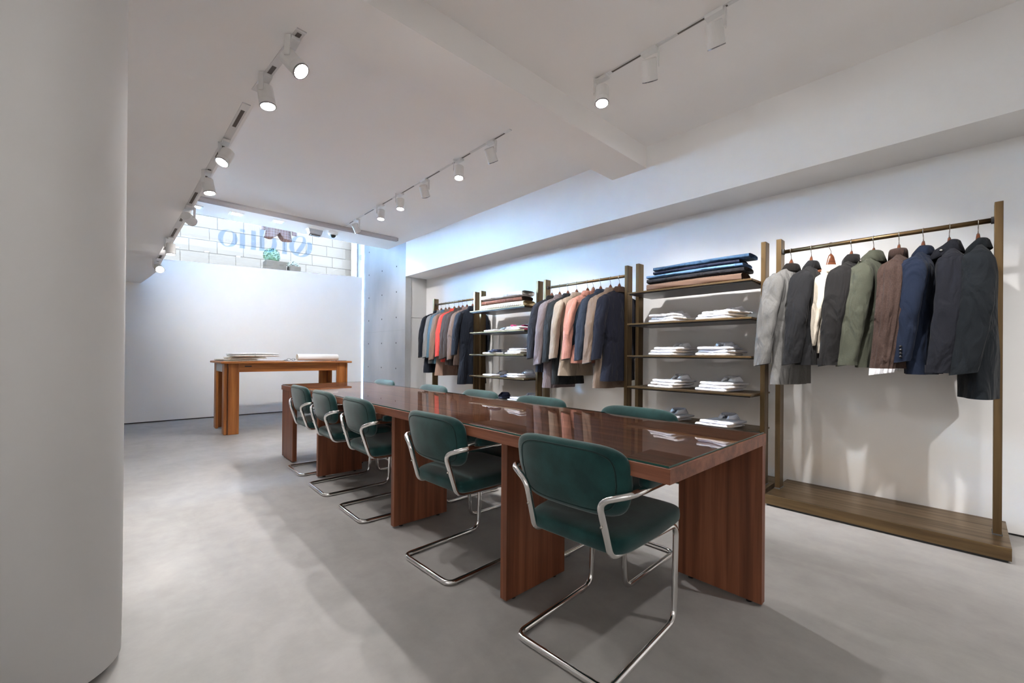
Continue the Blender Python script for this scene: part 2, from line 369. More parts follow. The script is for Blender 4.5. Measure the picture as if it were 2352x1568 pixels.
# the street outside: light well, pavement, block wall opposite
struct(MB().box(-6, 8.0, 9.3, 14.05, 2.2, 2.5).build('ground_street', M['street']))
struct(MB().box(-6, 8.0, 9.28, 9.36, 0.0, 2.5).build('wall_lightwell', M['plaster']))
TILT = 0.0225
sw = struct(empty('wall_street', (0, 14.0, 0)))
MB().box(-1.5, 5.46, 0.012, 0.30, 2.3, 8.5).build('mortar_bed', M['mortar'], sw)
blk = MB().box(0.005, 0.613, 0.0, 0.05, 0.005, 0.328); b0 = None
half = MB().box(0.005, 0.30, 0.0, 0.05, 0.005, 0.328)
for row in range(17):
    zb = 2.77 + 0.333*row
    off = 0.545 if row % 2 else 0.365
    for k in range(-3, 9):
        x = off + 0.6175*k - (0 if row % 2 else 0.0)
        if x + .62 > 5.5: continue
        loc = (x, 0, zb + TILT*x)
        if b0 is None: b0 = blk.build('stone_block', M['block'], sw, bevel=0.006, seg=1); o = b0
        else: o = b0.copy(); C.objects.link(o); o.parent = sw
        o.location = loc; o.rotation_euler = (0, -TILT, 0)
struct(MB().box(5.48, 8.5, 13.6, 14.3, 2.3, 8.5).build('wall_street_pier', M['pier'], bevel=0.01))

# ------------------------------------------------------------------ long table
tb = empty('conference_table', (1.645, 2.775, 0), 0, 'long walnut meeting table with glass top and upright panel legs', 'table')
TX0, TX1, TY0, TY1 = 1.205-1.645, 2.095-1.645, 0.605-2.775, 4.95-2.775
MB().box(TX0, TX1, TY0, TY1, 0.71, 0.758).build('table_top', M['walnut_y'], tb, bevel=0.0015)
def leg(x0, x1, y0, y1):
    l = MB().box(x0-1.645, x1-1.645, y0-2.775, y1-2.775, 0.012, 0.71).build('panel_leg', M['walnut_z'], tb, bevel=0.0015)
    for fx, fy in ((.15, .15), (.85, .85)):
        cx = x0+(x1-x0)*(fx if x1-x0 > .1 else .5)-1.645; cy = y0+(y1-y0)*(fy if y1-y0 > .1 else .5)-2.775
        MB().cone((cx, cy, 0), (cx, cy, 0.013), 0.013, 0.013, 12).build('foot_pad', M['black'], l)
leg(2.053, 2.093, 0.607, 0.985)
leg(1.235, 1.63, 1.372, 1.412); leg(1.235, 1.63, 2.432, 2.472); leg(1.235, 1.63, 3.858, 3.898)
leg(1.212, 1.252, 4.55, 4.935); leg(1.68, 2.08, 4.10, 4.14); leg(1.68, 2.08, 3.12, 3.16)
g = empty('glass_sheet', (1.645, 2.775, 0.758), 0, 'clear glass sheet with green edge covering the long walnut table', 'glass')
gm = MB().box(TX0+.008, TX1-.008, TY0+.008, TY1-.008, 0.0, 0.0065).build('glass_pane', [M['glass'], M['glass_edge']], g)
for p in gm.data.polygons: p.material_index = 0 if abs(p.normal.z) > 0.5 else 1

# ------------------------------------------------------------------ cantilever chairs
def cushion(a, b, c, e1, e2, nu=40, nv=18, f=None):
    rings = []
    for j in range(nv+1):
        ph = -math.pi/2 + .05 + (math.pi-.1)*j/nv; r = []
        for i in range(nu):
            t = 2*math.pi*i/nu
            p = Vector((a*spow(math.cos(ph), e1)*spow(math.cos(t), e2), b*spow(math.cos(ph), e1)*spow(math.sin(t), e2), c*spow(math.sin(ph), e1)))
            r.append(f(p) if f else p)
        rings.append(r)
    return MB().loft(rings, True, True)
def make_chair():
    R = 0.0125
    root = empty('cantilever_chair')
    def side(s):
        return [(-.27, s*.20, R), (.25, s*.20, R), (.265, s*.20, .405), (-.20, s*.17, .412), (-.265, s*.16, .615), (-.235, s*.265, .655), (.09, s*.265, .648)]
    pl = list(reversed([Vector(p) for p in side(1)])) + [Vector(p) for p in side(-1)]
    path = fillet(pl, [0.05, 0.05, 0.05, 0.05, 0.06, 0.045, 0.045, 0.06, 0.05, 0.05, 0.05, 0.05], 7)
    MB().tube(path, R, 14).build('tube_frame', M['chrome'], root, smooth=True)
    for s in (-1, 1):
        MB().cone((-.235, s*.163, .53), (-.256, s*.163, .527), .0045, .0045, 8).build('screw', M['steel'], root, smooth=True)
        for x in (-.2, .17): MB().box(x-.02, x+.02, s*.20-.006, s*.20+.006, 0.0, .004).build('floor_glide', M['black'], root)
    def sf(p):
        q = Vector(p); q.z += 0.012*math.sin((q.x+.25)*4) - 0.02*max(0, q.x-.17)*4*max(0, (q.x-.17))*10
        w = 1.0 - 0.10*max(0, -q.x/.25); q.y *= w
        return q + Vector((0.035, 0, .447))
    MB(); cushion(.245, .235, .040, .42, .26, 48, 18, sf).build('seat', M['velvet'], root, smooth=True)
    # backrest: thin padded shell, curved in plan and leaning back
    Hb, Wb, Tb = .128, .25, .034
    def bf(p):                                                   # p: x=thickness, y=width, z=height
        q = Vector(p); x = q.x + 0.30*q.y*q.y - 0.17*q.z - .222 - .3*max(0, -q.z-.05)*.2
        return Vector((x, q.y*(1-0.10*max(0, -q.z/Hb)), q.z + .672))
    rings = []
    nu, nv = 52, 16
    for j in range(nv+1):
        ph = -math.pi/2 + .05 + (math.pi-.1)*j/nv; r = []
        for i in range(nu):
            t = 2*math.pi*i/nu
            cy = spow(math.cos(t), .42); cz = spow(math.sin(t), .42)
            k = max(0.0, math.cos(ph))**.62
            r.append(bf(Vector((Tb*sgn(math.sin(ph))*max(0.0, 1-k**4.5)**.5, Wb*k*cy, Hb*k*cz))))
        rings.append(r)
    bk = MB().loft(rings, True, True).build('backrest', M['velvet'], root, smooth=True)
    pp = []
    for i in range(64):
        t = 2*math.pi*i/64; k = .83
        xx = -Tb*max(0.0, 1-k**4.5)**.5
        pp.append(bf(Vector((xx+.0012, Wb*k*spow(math.cos(t), .42), Hb*k*spow(math.sin(t), .42)))))
    pp.append(pp[0]); pp.append(pp[1])
    MB().tube(pp, .0032, 8, False).build('piping', M['velvet_dark'], bk, smooth=True)
    for s in (-1, 1):
        cushion(.125, .024, .021, .35, .35, 24, 10, lambda p, s=s: Vector((p.x-.03, p.y + s*.262, p.z+.679 if False else p.z+.676))).build('arm_pad', M['velvet'], root, smooth=True)
    return root
CH = 'green velvet cantilever chairs round the long table'
chair0 = make_chair()
left = [(1.0, 3.5, 1.405, 'green velvet chair nearest the camera, at the near corner of the table'),
        (1.865, 2.0, 1.385, 'green velvet chair on the aisle side, second from the camera'),
        (2.835, -0.5, 1.385, 'green velvet chair on the aisle side, third from the camera'),
        (3.515, -0.5, 1.385, 'green velvet chair on the aisle side, fourth from the camera'),
        (4.21, 0.0, 1.405, 'green velvet chair on the aisle side, farthest from the camera')]
right = [(1.29, 182, 1.962, 'green velvet chair on the clothing side, nearest the camera, back edge above the glass'),
         (2.075, 180, 1.962, 'green velvet chair on the clothing side, second from the camera, back edge above the glass'),
         (2.78, 179, 1.962, 'green velvet chair on the clothing side, third from the camera, back edge above the glass'),
         (3.51, 180, 1.962, 'green velvet chair on the clothing side, fourth from the camera, back edge above the glass'),
         (4.56, 181, 1.962, 'green velvet chair on the clothing side, farthest, against the concrete wall')]
for i, (y, a, x, lab) in enumerate(left + right):
    o = chair0 if i == 0 else copy_tree(chair0)
    o.location = (x, y, 0); o.rotation_euler = (0, 0, math.radians(a)); tag(o, lab, 'chair', CH)

# ------------------------------------------------------------------ brass racks along the right wall
MOD = [(-.102, 1.009), (1.115, 2.228), (2.354, 3.477), (3.602, 4.729), (4.872, 5.979)]
PX0, PX1, PT, PH, RODX, RODZ = 3.70, 3.79, 0.034, 2.010, 3.745, 1.915
RL = ['burnished brass clothes rail nearest the camera, grey coat to slate coat hanging on it',
      'burnished brass shelf unit nearest the camera, denim bolts on its top shelf',
      'burnished brass clothes rail between the two shelf units, pink jacket on it',
      'burnished brass shelf unit farther from the camera, striped bolt on its top shelf',
      'burnished brass clothes rail farthest from the camera, red jacket on it']
SHZ = [1.700, 1.405, 1.104, 0.810, 0.515]
for k, (yr, yl) in enumerate(MOD):
    shelf = k in (1, 3); yc = (yr+yl)/2
    rk = empty('shelf_rack' if shelf else 'clothes_rack', (3.77, yc, 0), 0, RL[k], 'shelf' if shelf else 'clothes rack')
    def bx(x0, x1, y0, y1, z0, z1): return MB().box(x0-3.77, x1-3.77, y0-yc, y1-yc, z0, z1)
    bs = bx(3.49, 4.055, yr-PT-.028, yl+.006, 0.014, 0.083).build('base_plinth', M['brass_y'], rk, bevel=0.002)
    bx(3.505, 4.05, yr-PT-.015, yl-.006, 0.0, 0.014).build('plinth_recess', M['gap'], bs)
    for y in (yr, yl):
        po = bx(PX0, PX1, y-PT, y, 0.083, PH).build('post', M['brass_z'], rk, bevel=0.0015)
        bx(PX0-.003, PX1+.003, y-PT-.003, y+.003, 0.083, 0.090).build('post_foot', M['gap'], po)
    if shelf:
        for z in SHZ:
            sh = bx(3.50, 3.95, yr+.001, yl-PT-.001, z-.014, z).build('shelf_board', M['brass_y'], rk, bevel=0.001)
            bx(3.515, 3.93, yr+.012, yl-PT-.012, z-.024, z-.014).build('shelf_stiffener', M['black'], sh)
    else:
        rd = MB().tube([(RODX-3.77, yr-.002-yc, RODZ), (RODX-3.77, yl-PT+.002-yc, RODZ)], 0.0150, 18).build('hanging_rod', M['brass_y'], rk, smooth=True)
        for y in (yr+.006, yl-PT-.006): MB().cone((RODX-3.77, y-yc-.006, RODZ), (RODX-3.77, y-yc+.006, RODZ), .021, .021, 16).build('rod_collar', M['gap'], rd)

# ------------------------------------------------------------------ hangers and garments
def make_hanger(wide=0.40):
    root = empty('clothes_hanger')
    hp = [(.0, 0, -.0195)]
    path = []
    for i in range(15):
        t = math.radians(-35 + 215*i/14); path.append((math.cos(t)*.0175, 0, math.sin(t)*.0175+.0))
    path += [(-.0165, 0, -.012), (-.006, 0, -.030), (0, 0, -.045), (0, 0, -.085)]
    MB().tube(path, .0021, 8).build('hook', M['steel'], root, smooth=True)
    rings = []
    h = wide/2
    for i in range(25):
        x = -h + wide*i/24; ax = abs(x)
        zc = -.166 - .29*ax;  th = .0115 + .009*min(1, ax/h)**2*1.3; hh = .011; up = .096*math.exp(-(ax/.026)**4)
        if i in (0, 24): th *= .45; hh *= .5
        yy = .035*(ax/h)**2
        rings.append([(x, yy + th*spow(math.cos(2*math.pi*j/12), .7), zc + (hh + (up if math.sin(2*math.pi*j/12) > .1 else 0))*spow(math.sin(2*math.pi*j/12), .7)) for j in range(12)])
    MB().loft(rings).build('wooden_arms', M['hanger_wood'], root, smooth=True)
    return root
hanger0 = [None]
def hang(loc, rz, label, group):
    if hanger0[0] is None: hanger0[0] = make_hanger(); o = hanger0[0]
    else: o = copy_tree(hanger0[0])
    o.location = loc; o.rotation_euler = (0, 0, rz); tag(o, label, 'hanger', group); return o

def garment(name, label, cat, group, loc, rz, hem, cuff, m, mcol=None, half=.215, collar='coat', seed=1, rib=0, lining=None,
            cut=0.0, drop=0.0, cuffm=None, buttons=0, depth=1.0, fold=1.0, pocket=False, sw=1.0):
    """origin at the hook; -X is the side towards the room, +Y the front"""
    rnd = random.Random(seed); root = empty(name, loc, rz, label, cat, group)
    mcol = mcol or m
    zn = -.122 - drop; zh = hem; zc = cuff
    ph = [rnd.uniform(0, 6.28) for _ in range(6)]; kf = [rnd.uniform(20, 30), rnd.uniform(36, 55), rnd.uniform(9, 14)]
    def ztop(x):
        a = abs(x)/half; return zn - .30*abs(x) - .028*a**5
    nu, nv = (200 if rib else 56), 22; rings = []
    for j in range(nv+1):
        t = j/nv; tt = 1-(1-t)**1.0
        a = half*(1.04 - .14*math.sin(math.pi*min(1, t/.9))**1.2 + (.0 if t < .7 else .10*(t-.7)/.3*.0))
        b = depth*(.066 + .012*math.sin(math.pi*t*.9) - .008*t)
        if t > .80: b *= max(.13, math.sqrt(max(0, 1-((t-.80)/.2)**2)))
        r = []
        for i in range(nu):
            th = 2*math.pi*i/nu
            ex = spow(math.cos(th), .72); ey = spow(math.sin(th), .72)
            x = a*ex; y = b*ey
            z = zh + (ztop(x)-zh)*tt
            low = (1-t)**1.1
            f = fold*(.014*math.sin(kf[0]*x+ph[0]+t*1.5) + .007*math.sin(kf[1]*x+ph[1]-t*2) )*(.25+.9*low)*abs(ey)
            f += fold*.006*math.sin(kf[2]*z+ph[2]+9*x)*(t*(1-t)*3)
            y += f*sgn(ey)
            if rib: y += .0055*math.sin(x*2*math.pi/rib)*sgn(ey)*(1 if t < .95 else 0)
            if ey < 0: y += .004*math.exp(-(x/.012)**2)*(1-t)
            if cut: z += cut*math.exp(-(x/.045)**2)*(1-t)**3
            x += fold*.006*math.sin(ph[3]+z*11)*low
            r.append((x, y, z))
        rings.append(r)
    mb = MB().loft(rings, False, False)
    top = nv*nu
    for i in range(nu//2):
        a0, a1 = top+i, top+(i+1) % nu; b0, b1 = top+(nu-i) % nu, top+(nu-i-1) % nu
        if len({a0, a1, b0, b1}) == 4: mb.f.append((a0, a1, b1, b0))
        elif len({a0, a1, b0, b1}) == 3: mb.f.append(tuple(dict.fromkeys((a0, a1, b1, b0))))
    body = mb.build('body', m, root, smooth=True)
    zs = ztop(half)
    for s in (-1, 1):
        rr = []; ns = 84 if rib else 20; nj = 22
        for j in range(nj+1):
            t = j/nj; z = zs + .026 + (zc-zs-.026)*t
            px = s*(half-.035 + .075*min(1, t*2.2)**.7*1.0 - .004*t)
            py = .014 + .060*max(0, t-.2)**1.3*1.2
            rx = .046*(1-.22*t)*sw; ry = .076*(1-.26*t)*sw
            if t < .14: k = math.sqrt(max(0.02, 1-((.14-t)/.14)**2)); rx *= k; ry *= k
            r = []
            for i in range(ns):
                th = 2*math.pi*i/ns
                w = 1 + fold*(.07*math.sin(3*th+ph[4]+t*6)+.045*math.sin(t*30+ph[5]+2*th)*math.exp(-((t-.5)/.25)**2)+.03*math.sin(t*55+ph[0]+3*th)*math.exp(-((t-.93)/.1)**2))
                if rib: w += .085*math.cos(th*14)
                r.append((px + rx*w*spow(math.cos(th), .85), py + ry*w*spow(math.sin(th), .85), z - (.012*math.sin(th) if t > .97 else 0)))
            rr.append(r)
        k2 = 1 if not cuffm else 0
        if cuffm:
            sv = MB().loft(rr[:-1], False, False).build('sleeve', m, root, smooth=True)
            MB().loft(rr[-2:], False, False).build('cuff', cuffm, sv, smooth=True)
        else:
            sv = MB().loft(rr, False, False).build('sleeve', m, root, smooth=True)
        inner = [[(px_*.9+cx*.1, py_*.9+cy*.1, z_+.012) for (px_, py_, z_) in rr[-1]] for cx, cy in [(sum(p[0] for p in rr[-1])/ns, sum(p[1] for p in rr[-1])/ns)]][0]
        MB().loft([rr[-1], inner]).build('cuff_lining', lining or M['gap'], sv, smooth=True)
        if buttons and s < 0:
            bb = MB(); e = rr[-1]; cx = sum(p[0] for p in e)/ns; cy = sum(p[1] for p in e)/ns
            for q in range(buttons):
                zz = zc+.035+.021*q; bb.cone((cx-.034*sw, cy-.02, zz), (cx-.044*sw, cy-.022, zz), .0085, .0075, 10)
            bb.build('cuff_buttons', M['black'], sv, smooth=True)
        if pocket and s < 0:
            e = rr[-2]; cx = sum(p[0] for p in e)/ns; cy = sum(p[1] for p in e)/ns
            MB().loft([[(cx+(p[0]-cx)*1.06, cy+(p[1]-cy)*1.06, zc+dz) for p in rr[-1]] for dz in (0.0, .045)], False, False).build('cuff_band', m, sv, smooth=True)
    # collar
    if collar in ('coat', 'stand', 'big', 'roll'):
        prof = {'coat': [(.004, -.030), (.0, .024), (.005, .030), (.014, .020), (.030, -.030), (.024, -.034), (.010, .0)],
                'stand': [(.004, -.03), (.0, .026), (.004, .036), (.010, .036), (.014, .0), (.018, -.032)],
                'big': [(.004, -.03), (.0, .034), (.005, .044), (.015, .036), (.042, -.036), (.035, -.040), (.010, .004)],
                'roll': [(.0, -.03), (-.010, .026), (-.004, .034), (.004, .034), (.010, .02), (.014, -.034)]}[collar]
        a0 = {'coat': 22, 'stand': 20, 'big': 18, 'roll': 0}[collar]
        rr = []
        for i in range(29):
            al = math.radians(90 + a0 + (360-2*a0)*i/28)
            fr = max(0, math.sin(al)); sl_ = .045*fr if collar != 'roll' else 0
            r = []
            for (o_, z_) in prof:
                rx = .062 + o_*(1+.5*fr); ry = .040 + o_*(.8+1.2*fr*(collar == 'big'))
                r.append((rx*math.cos(al), ry*math.sin(al)+.004, zn-.012+z_-sl_ + .008*math.cos(al)**2*0))
            rr.append(r)
        MB().loft(rr, True, True).build('collar', mcol, root, smooth=True)
    if collar == 'big':
        MB().cone((-.088, .045, zn-.035), (-.094, .047, zn-.036), .009, .008, 10).build('snap_button', M['steel'], root, smooth=True)
    return root

def fab(n, c, **k): return cloth(n, c, **k)
HG1, HG3, HG5 = 'wooden hangers on the nearest clothes rail', 'wooden hangers on the middle clothes rail', 'wooden hangers on the farthest clothes rail'
GG = ['garments on the nearest clothes rail', 'garments on the middle clothes rail', 'garments on the farthest clothes rail']
D = math.radians
rib_m = cloth('brown_ribbed_wool', (0.070, 0.043, 0.035), 0.7, bump=0.6, bs=300)
G1 = [ # y, rot, hem, cuff, colour, kw, name, category, label
 (.918, -14, .897, 1.04, (0.150, 0.147, 0.142), dict(collar='coat', mcol=cloth('black_fur', (0.012, 0.010, 0.009), bump=1.0, bs=160), half=.225, fold=.8), 'wool_coat', 'coat', 'light grey coat with black fur collar, leftmost on the nearest rail'),
 (.791, 0, 1.045, 1.05, (0.013, 0.013, 0.0145), dict(collar='coat', fold=1.1), 'blazer', 'jacket', 'charcoal blazer right beside the light grey fur-collared coat'),
 (.673, -12, 1.13, 1.17, (0.74, 0.66, 0.55), dict(collar='stand', half=.13, drop=.055, depth=.6, sw=.7), 'shirt', 'shirt', 'cream shirt slipped low on its hanger behind the black jacket'),
 (.556, -5, 1.13, 1.048, (0.013, 0.012, 0.012), dict(collar='stand', pocket=True, fold=1.4), 'bomber_jacket', 'jacket', 'black nylon jacket with standing collar, left of the olive jacket'),
 (.437, -9, 1.035, 1.05, (0.072, 0.076, 0.055), dict(collar='big', mcol=None, pocket=True, fold=.9), 'field_jacket', 'jacket', 'olive green field jacket with buttoned cuff on the nearest rail'),
 (.310, 2, 1.035, 1.00, None, dict(collar='roll', rib=.026, cuffm=M['shirt'], fold=.3), 'ribbed_sweater', 'sweater', 'brown ribbed sweater with white cuff on the nearest rail'),
 (.195, -7, 1.00, 1.072, (0.010, 0.017, 0.038), dict(collar='coat', buttons=4, fold=.7), 'wool_blazer', 'jacket', 'navy wool blazer with four cuff buttons on the nearest rail'),
 (.080, 8, 1.028, 1.015, (0.012, 0.013, 0.019), dict(collar='big', pocket=True, fold=.8), 'rain_jacket', 'jacket', 'dark blue-black jacket with wide collar and snap button'),
 (-.039, 3, .87, 1.014, (0.009, 0.012, 0.0155), dict(collar='coat', half=.225, fold=.8), 'overcoat', 'coat', 'long dark slate coat, rightmost on the nearest rail'),
]
G3 = [
 (3.381, -8, .90, 1.06, (0.012, 0.012, 0.018), dict(mcol=cloth('black_corduroy', (0.010, 0.010, 0.011)), half=.23), 'overcoat', 'coat', 'dark slate coat with black collar, leftmost on the middle rail'),
 (3.258, -8, .725, 0.99, (0.155, 0.125, 0.13), dict(half=.235), 'overcoat', 'coat', 'mauve grey long coat on the middle rail'),
 (3.132, -8, .77, 1.02, (0.012, 0.014, 0.016), dict(half=.23), 'overcoat', 'coat', 'dark charcoal long coat between the mauve and the beige coats'),
 (3.004, -12, .873, 1.06, (0.29, 0.232, 0.18), dict(half=.24), 'overcoat', 'coat', 'beige wool long coat on the middle rail'),
 (2.851, -10, 1.015, 1.055, (0.46, 0.215, 0.165), dict(), 'jacket', 'jacket', 'salmon pink jacket on the middle rail'),
 (2.775, -20, 1.14, 1.20, (0.012, 0.026, 0.045), dict(half=.17, drop=.06, depth=.7, sw=.8, collar='stand'), 'denim_jacket', 'jacket', 'dark blue denim jacket hanging low beside the pink jacket'),
 (2.677, -8, 1.05, 1.05, (0.020, 0.027, 0.043), dict(), 'blazer', 'jacket', 'slate blue blazer between the pink jacket and the tan coat'),
 (2.552, -8, .765, 1.02, (0.195, 0.140, 0.106), dict(half=.23), 'trench_coat', 'coat', 'tan long coat beside the navy coat at the end of the middle rail'),
 (2.444, -5, .842, 1.06, (0.007, 0.008, 0.017), dict(mcol=cloth('brown_corduroy', (0.055, 0.030, 0.020)), half=.24), 'overcoat', 'coat', 'dark navy coat with brown collar, rightmost on the middle rail'),
]
G5 = [
 (5.895, -4, .80, 1.05, (0.007, 0.010, 0.018), dict(half=.235), 'overcoat', 'coat', 'navy long coat, leftmost on the farthest rail'),
 (5.791, -4, .95, 1.045, (0.25, 0.25, 0.25), dict(), 'blazer', 'jacket', 'light grey jacket on the farthest rail'),
 (5.665, -5, .95, 1.045, (0.075, 0.15, 0.20), dict(), 'blazer', 'jacket', 'steel blue jacket between the light grey and the tan ones'),
 (5.566, -6, .768, 1.01, (0.24, 0.155, 0.12), dict(half=.23), 'trench_coat', 'coat', 'tan long coat on the farthest rail'),
 (5.421, -6, .98, 1.06, (0.60, 0.065, 0.05), dict(), 'jacket', 'jacket', 'bright red jacket on the farthest rail'),
 (5.305, -5, .94, 1.03, (0.055, 0.042, 0.039), dict(), 'blazer', 'jacket', 'dark brown jacket right beside the red jacket'),
 (5.202, -5, .93, 1.05, (0.040, 0.029, 0.026), dict(), 'blazer', 'jacket', 'chocolate brown jacket between the dark brown and the taupe jackets'),
 (5.091, -6, .94, 1.02, (0.16, 0.112, 0.092), dict(), 'jacket', 'jacket', 'taupe jacket beside the dark navy coat on the farthest rail'),
 (4.951, -4, .668, 1.09, (0.006, 0.009, 0.017), dict(half=.235), 'overcoat', 'coat', 'dark navy long coat, rightmost on the farthest rail'),
]
for gi, (G, HGN, gn, rn) in enumerate(((G1, HG1, GG[0], 'nearest'), (G3, HG3, GG[1], 'middle'), (G5, HG5, GG[2], 'farthest'))):
    for i, (y, a, hem, cuff, colr, kw, nm, ct, lab) in enumerate(G):
        m = rib_m if colr is None else cloth(nm + '_fabric', colr)
        loc = (RODX, y, RODZ)
        hz = 0.0
        ha = -55 if kw.get('drop') else a
        hang(loc, D(ha), 'wooden hanger with steel hook holding the ' + lab.split(',')[0].split(' right beside')[0].split(' with ')[0].split(' on the ')[0].split(' between')[0].split(' slipped')[0].split(' hanging')[0].split(' beside')[0] + ' on the ' + rn + ' rail', HGN)
        garment(nm, lab, ct, gn, loc, D(a), hem-RODZ, cuff-RODZ, m, seed=gi*20+i+3, **kw)

# ------------------------------------------------------------------ folded shirts on the shelves
def shirt_mesh(m):
    root = empty('folded_shirt')
    def sf(p):
        return Vector((p.x, p.y + .004*math.sin(p.x*30), p.z + .013 + .003*math.sin(p.y*28+p.x*11)*(1 if p.z > 0 else 0)))
    bd = cushion(.155, .132, .0125, .42, .13, 40, 8, sf).build('folded_body', m, root, smooth=True)
    MB().box(-.15, .085, -.014, .014, .0245, .0275).build('placket', m, bd, bevel=.001)
    fl = MB().loft([[(-.15, y, .0255 + .002*math.sin(y*40)), (-.07, y*.8, .0275), (-.06, y*.8, .0245), (-.15, y, .022)] for y in (-.115, -.06, -.02)], True, True).build('folded_flap', m, bd, smooth=False)
    prof = [(.0, .0), (.0, .044), (.004, .050), (.010, .044), (.030, .006), (.025, .003), (.006, .030)]
    rr = []
    for i in range(25):
        al = math.radians(180 + 16 + 328*i/24); fr = max(0, -math.cos(al))
        rr.append([((.046 + o_*(1+1.1*fr))*math.cos(al)+.105, (.055+o_)*math.sin(al), .023 + z_*(1-.35*fr)) for o_, z_ in prof])
    MB().loft(rr).build('collar', m, root, smooth=True)
    return root
shirt0 = {k: shirt_mesh(M[k]) for k in ('shirt', 'shirt_b', 'shirt_n', 'shirt_g')}
used = set()
rnd = random.Random(5)
SN = {1: 'second', 2: 'third', 3: 'fourth', 4: 'lowest'}
CN = {'shirt': 'white', 'shirt_b': 'pale blue striped', 'shirt_n': 'navy blue', 'shirt_g': 'grey striped'}
PN = {3: ['lowest', 'middle', 'topmost'], 2: ['lower', 'upper'], 1: ['single']}
def pile(unit, si, side, x, y, kinds, rot):
    z = SHZ[si]
    for q, k in enumerate(kinds):
        o = shirt0[k] if k not in used else copy_tree(shirt0[k]); used.add(k)
        top = q == len(kinds)-1
        if not top:
            for ch in list(o.children):
                if ch.name.startswith('collar') and o is not shirt0[k]:
                    bpy.data.objects.remove(ch)
        o.location = (x - .006 + .016*q + rnd.uniform(-.008, .008), y - .018*q + rnd.uniform(-.006, .006), z + .0255*q)
        o.rotation_euler = (0, 0, D(rot + rnd.uniform(-7, 7)))
        tag(o, '%s %s folded shirt, %s pile, %s shelf of the %s unit' % (PN[len(kinds)][q], CN[k], side, SN[si], unit), 'shirt', 'folded shirts on the %s shelf unit' % unit)
w, b_, n_, g_ = 'shirt', 'shirt_b', 'shirt_n', 'shirt_g'
# source shirts are used for top positions first, so that they keep their collars
N1 = 'nearest'; N2 = 'farther'
pile(N1, 1, 'left', 3.70, 1.865, [w], -6)
pile(N1, 2, 'right', 3.70, 1.42, [b_], -6)
pile(N2, 4, 'left', 3.70, 4.27, [n_], -4)
pile(N2, 3, 'left', 3.70, 4.33, [g_], -4)
for si in (1, 2, 3, 4):
    for side, y in (('left', 1.865), ('right', 1.42)):
        k = [w, w, w] if (si+len(side)) % 2 else [b_, w, w]
        if si == 4: k = [w, g_] if side == 'left' else [w, b_]
        if (si, side) == (1, 'left'):
            # lift the single shirt placed above onto two more
            shirt0[w].location.z += .051; shirt0[w]['label'] = 'topmost white folded shirt, left pile, second shelf of the nearest unit'
            k = [b_, w]
        if (si, side) == (2, 'right'):
            shirt0[b_].location.z += .051; shirt0[b_]['label'] = 'topmost pale blue striped folded shirt, right pile, third shelf of the nearest unit'
            k = [w, b_]
        pile(N1, si, side, 3.70, y, k, -8)
for (si, side, y, k) in ((1, 'left', 4.30, [w]), (1, 'right', 3.86, [w, w]), (2, 'left', 4.33, [w]), (2, 'right', 3.86, [w, w, g_]),
                         (3, 'right', 3.86, [w, b_]), (4, 'right', 3.80, [b_, b_])):
    pile(N2, si, side, 3.69, y, k, -5)
for (si, nm) in ((3, g_), (4, n_)):
    shirt0[nm].location.z += .0; 
for s in list(shirt0.values()):
    s['label'] = s['label'].replace('single ', '')
for o in C.objects:                                               # the two piles of three that were built in two steps
    if o.name.startswith('folded_shirt') and 'label' in o and ('left pile, second shelf of the nearest' in o['label'] or 'right pile, third shelf of the nearest' in o['label']):
        o['label'] = o['label'].replace('lower ', 'lowest ').replace('upper ', 'middle ')
def tie(x, y, z, m, label, rz):
    t = empty('folded_tie', (x, y, z), D(rz), label, 'tie', 'folded ties on the folded shirts')
    cushion(.045, .027, .012, .5, .3, 24, 8, lambda p: p + Vector((0, 0, .012))).build('folded_silk', m, t, smooth=True)
    MB().box(-.04, .085, -.019, .019, 0, .005).build('tie_tail', m, t, bevel=.0015)
tie(3.60, 3.90, SHZ[1]+.053, M['pink_tie'], 'pink folded tie lying on white shirts, second shelf of the farther unit', 20)
tie(3.70, 3.80, SHZ[1]+.053, M['burgundy_tie'], 'burgundy folded tie at the back of the white shirts, left one', -10)
tie(3.62, 3.68, SHZ[1]+.0, M['burgundy_tie'], 'burgundy folded tie lying at the shelf end beside the white shirts', 30)
def pocket(x, y, z, m, label, rz):
    t = empty('folded_scarf', (x, y, z), D(rz), label, 'scarf')
    cushion(.10, .055, .012, .5, .3, 24, 8, lambda p: p + Vector((0, 0, .012))).build('cloth_fold', m, t, smooth=True)
    cushion(.06, .050, .009, .5, .3, 24, 8, lambda p: p + Vector((.03, 0, .031))).build('upper_fold', m, t, smooth=True)
pocket(3.60, 4.24+.02, SHZ[2]+.027, M['shirt_n'], 'navy folded scarf lying on the left white shirt, third shelf of the farther unit', 12)
pocket(3.60, 4.00, SHZ[3], M['shirt_n'], 'navy folded scarf on the fourth shelf of the farther unit', -10)

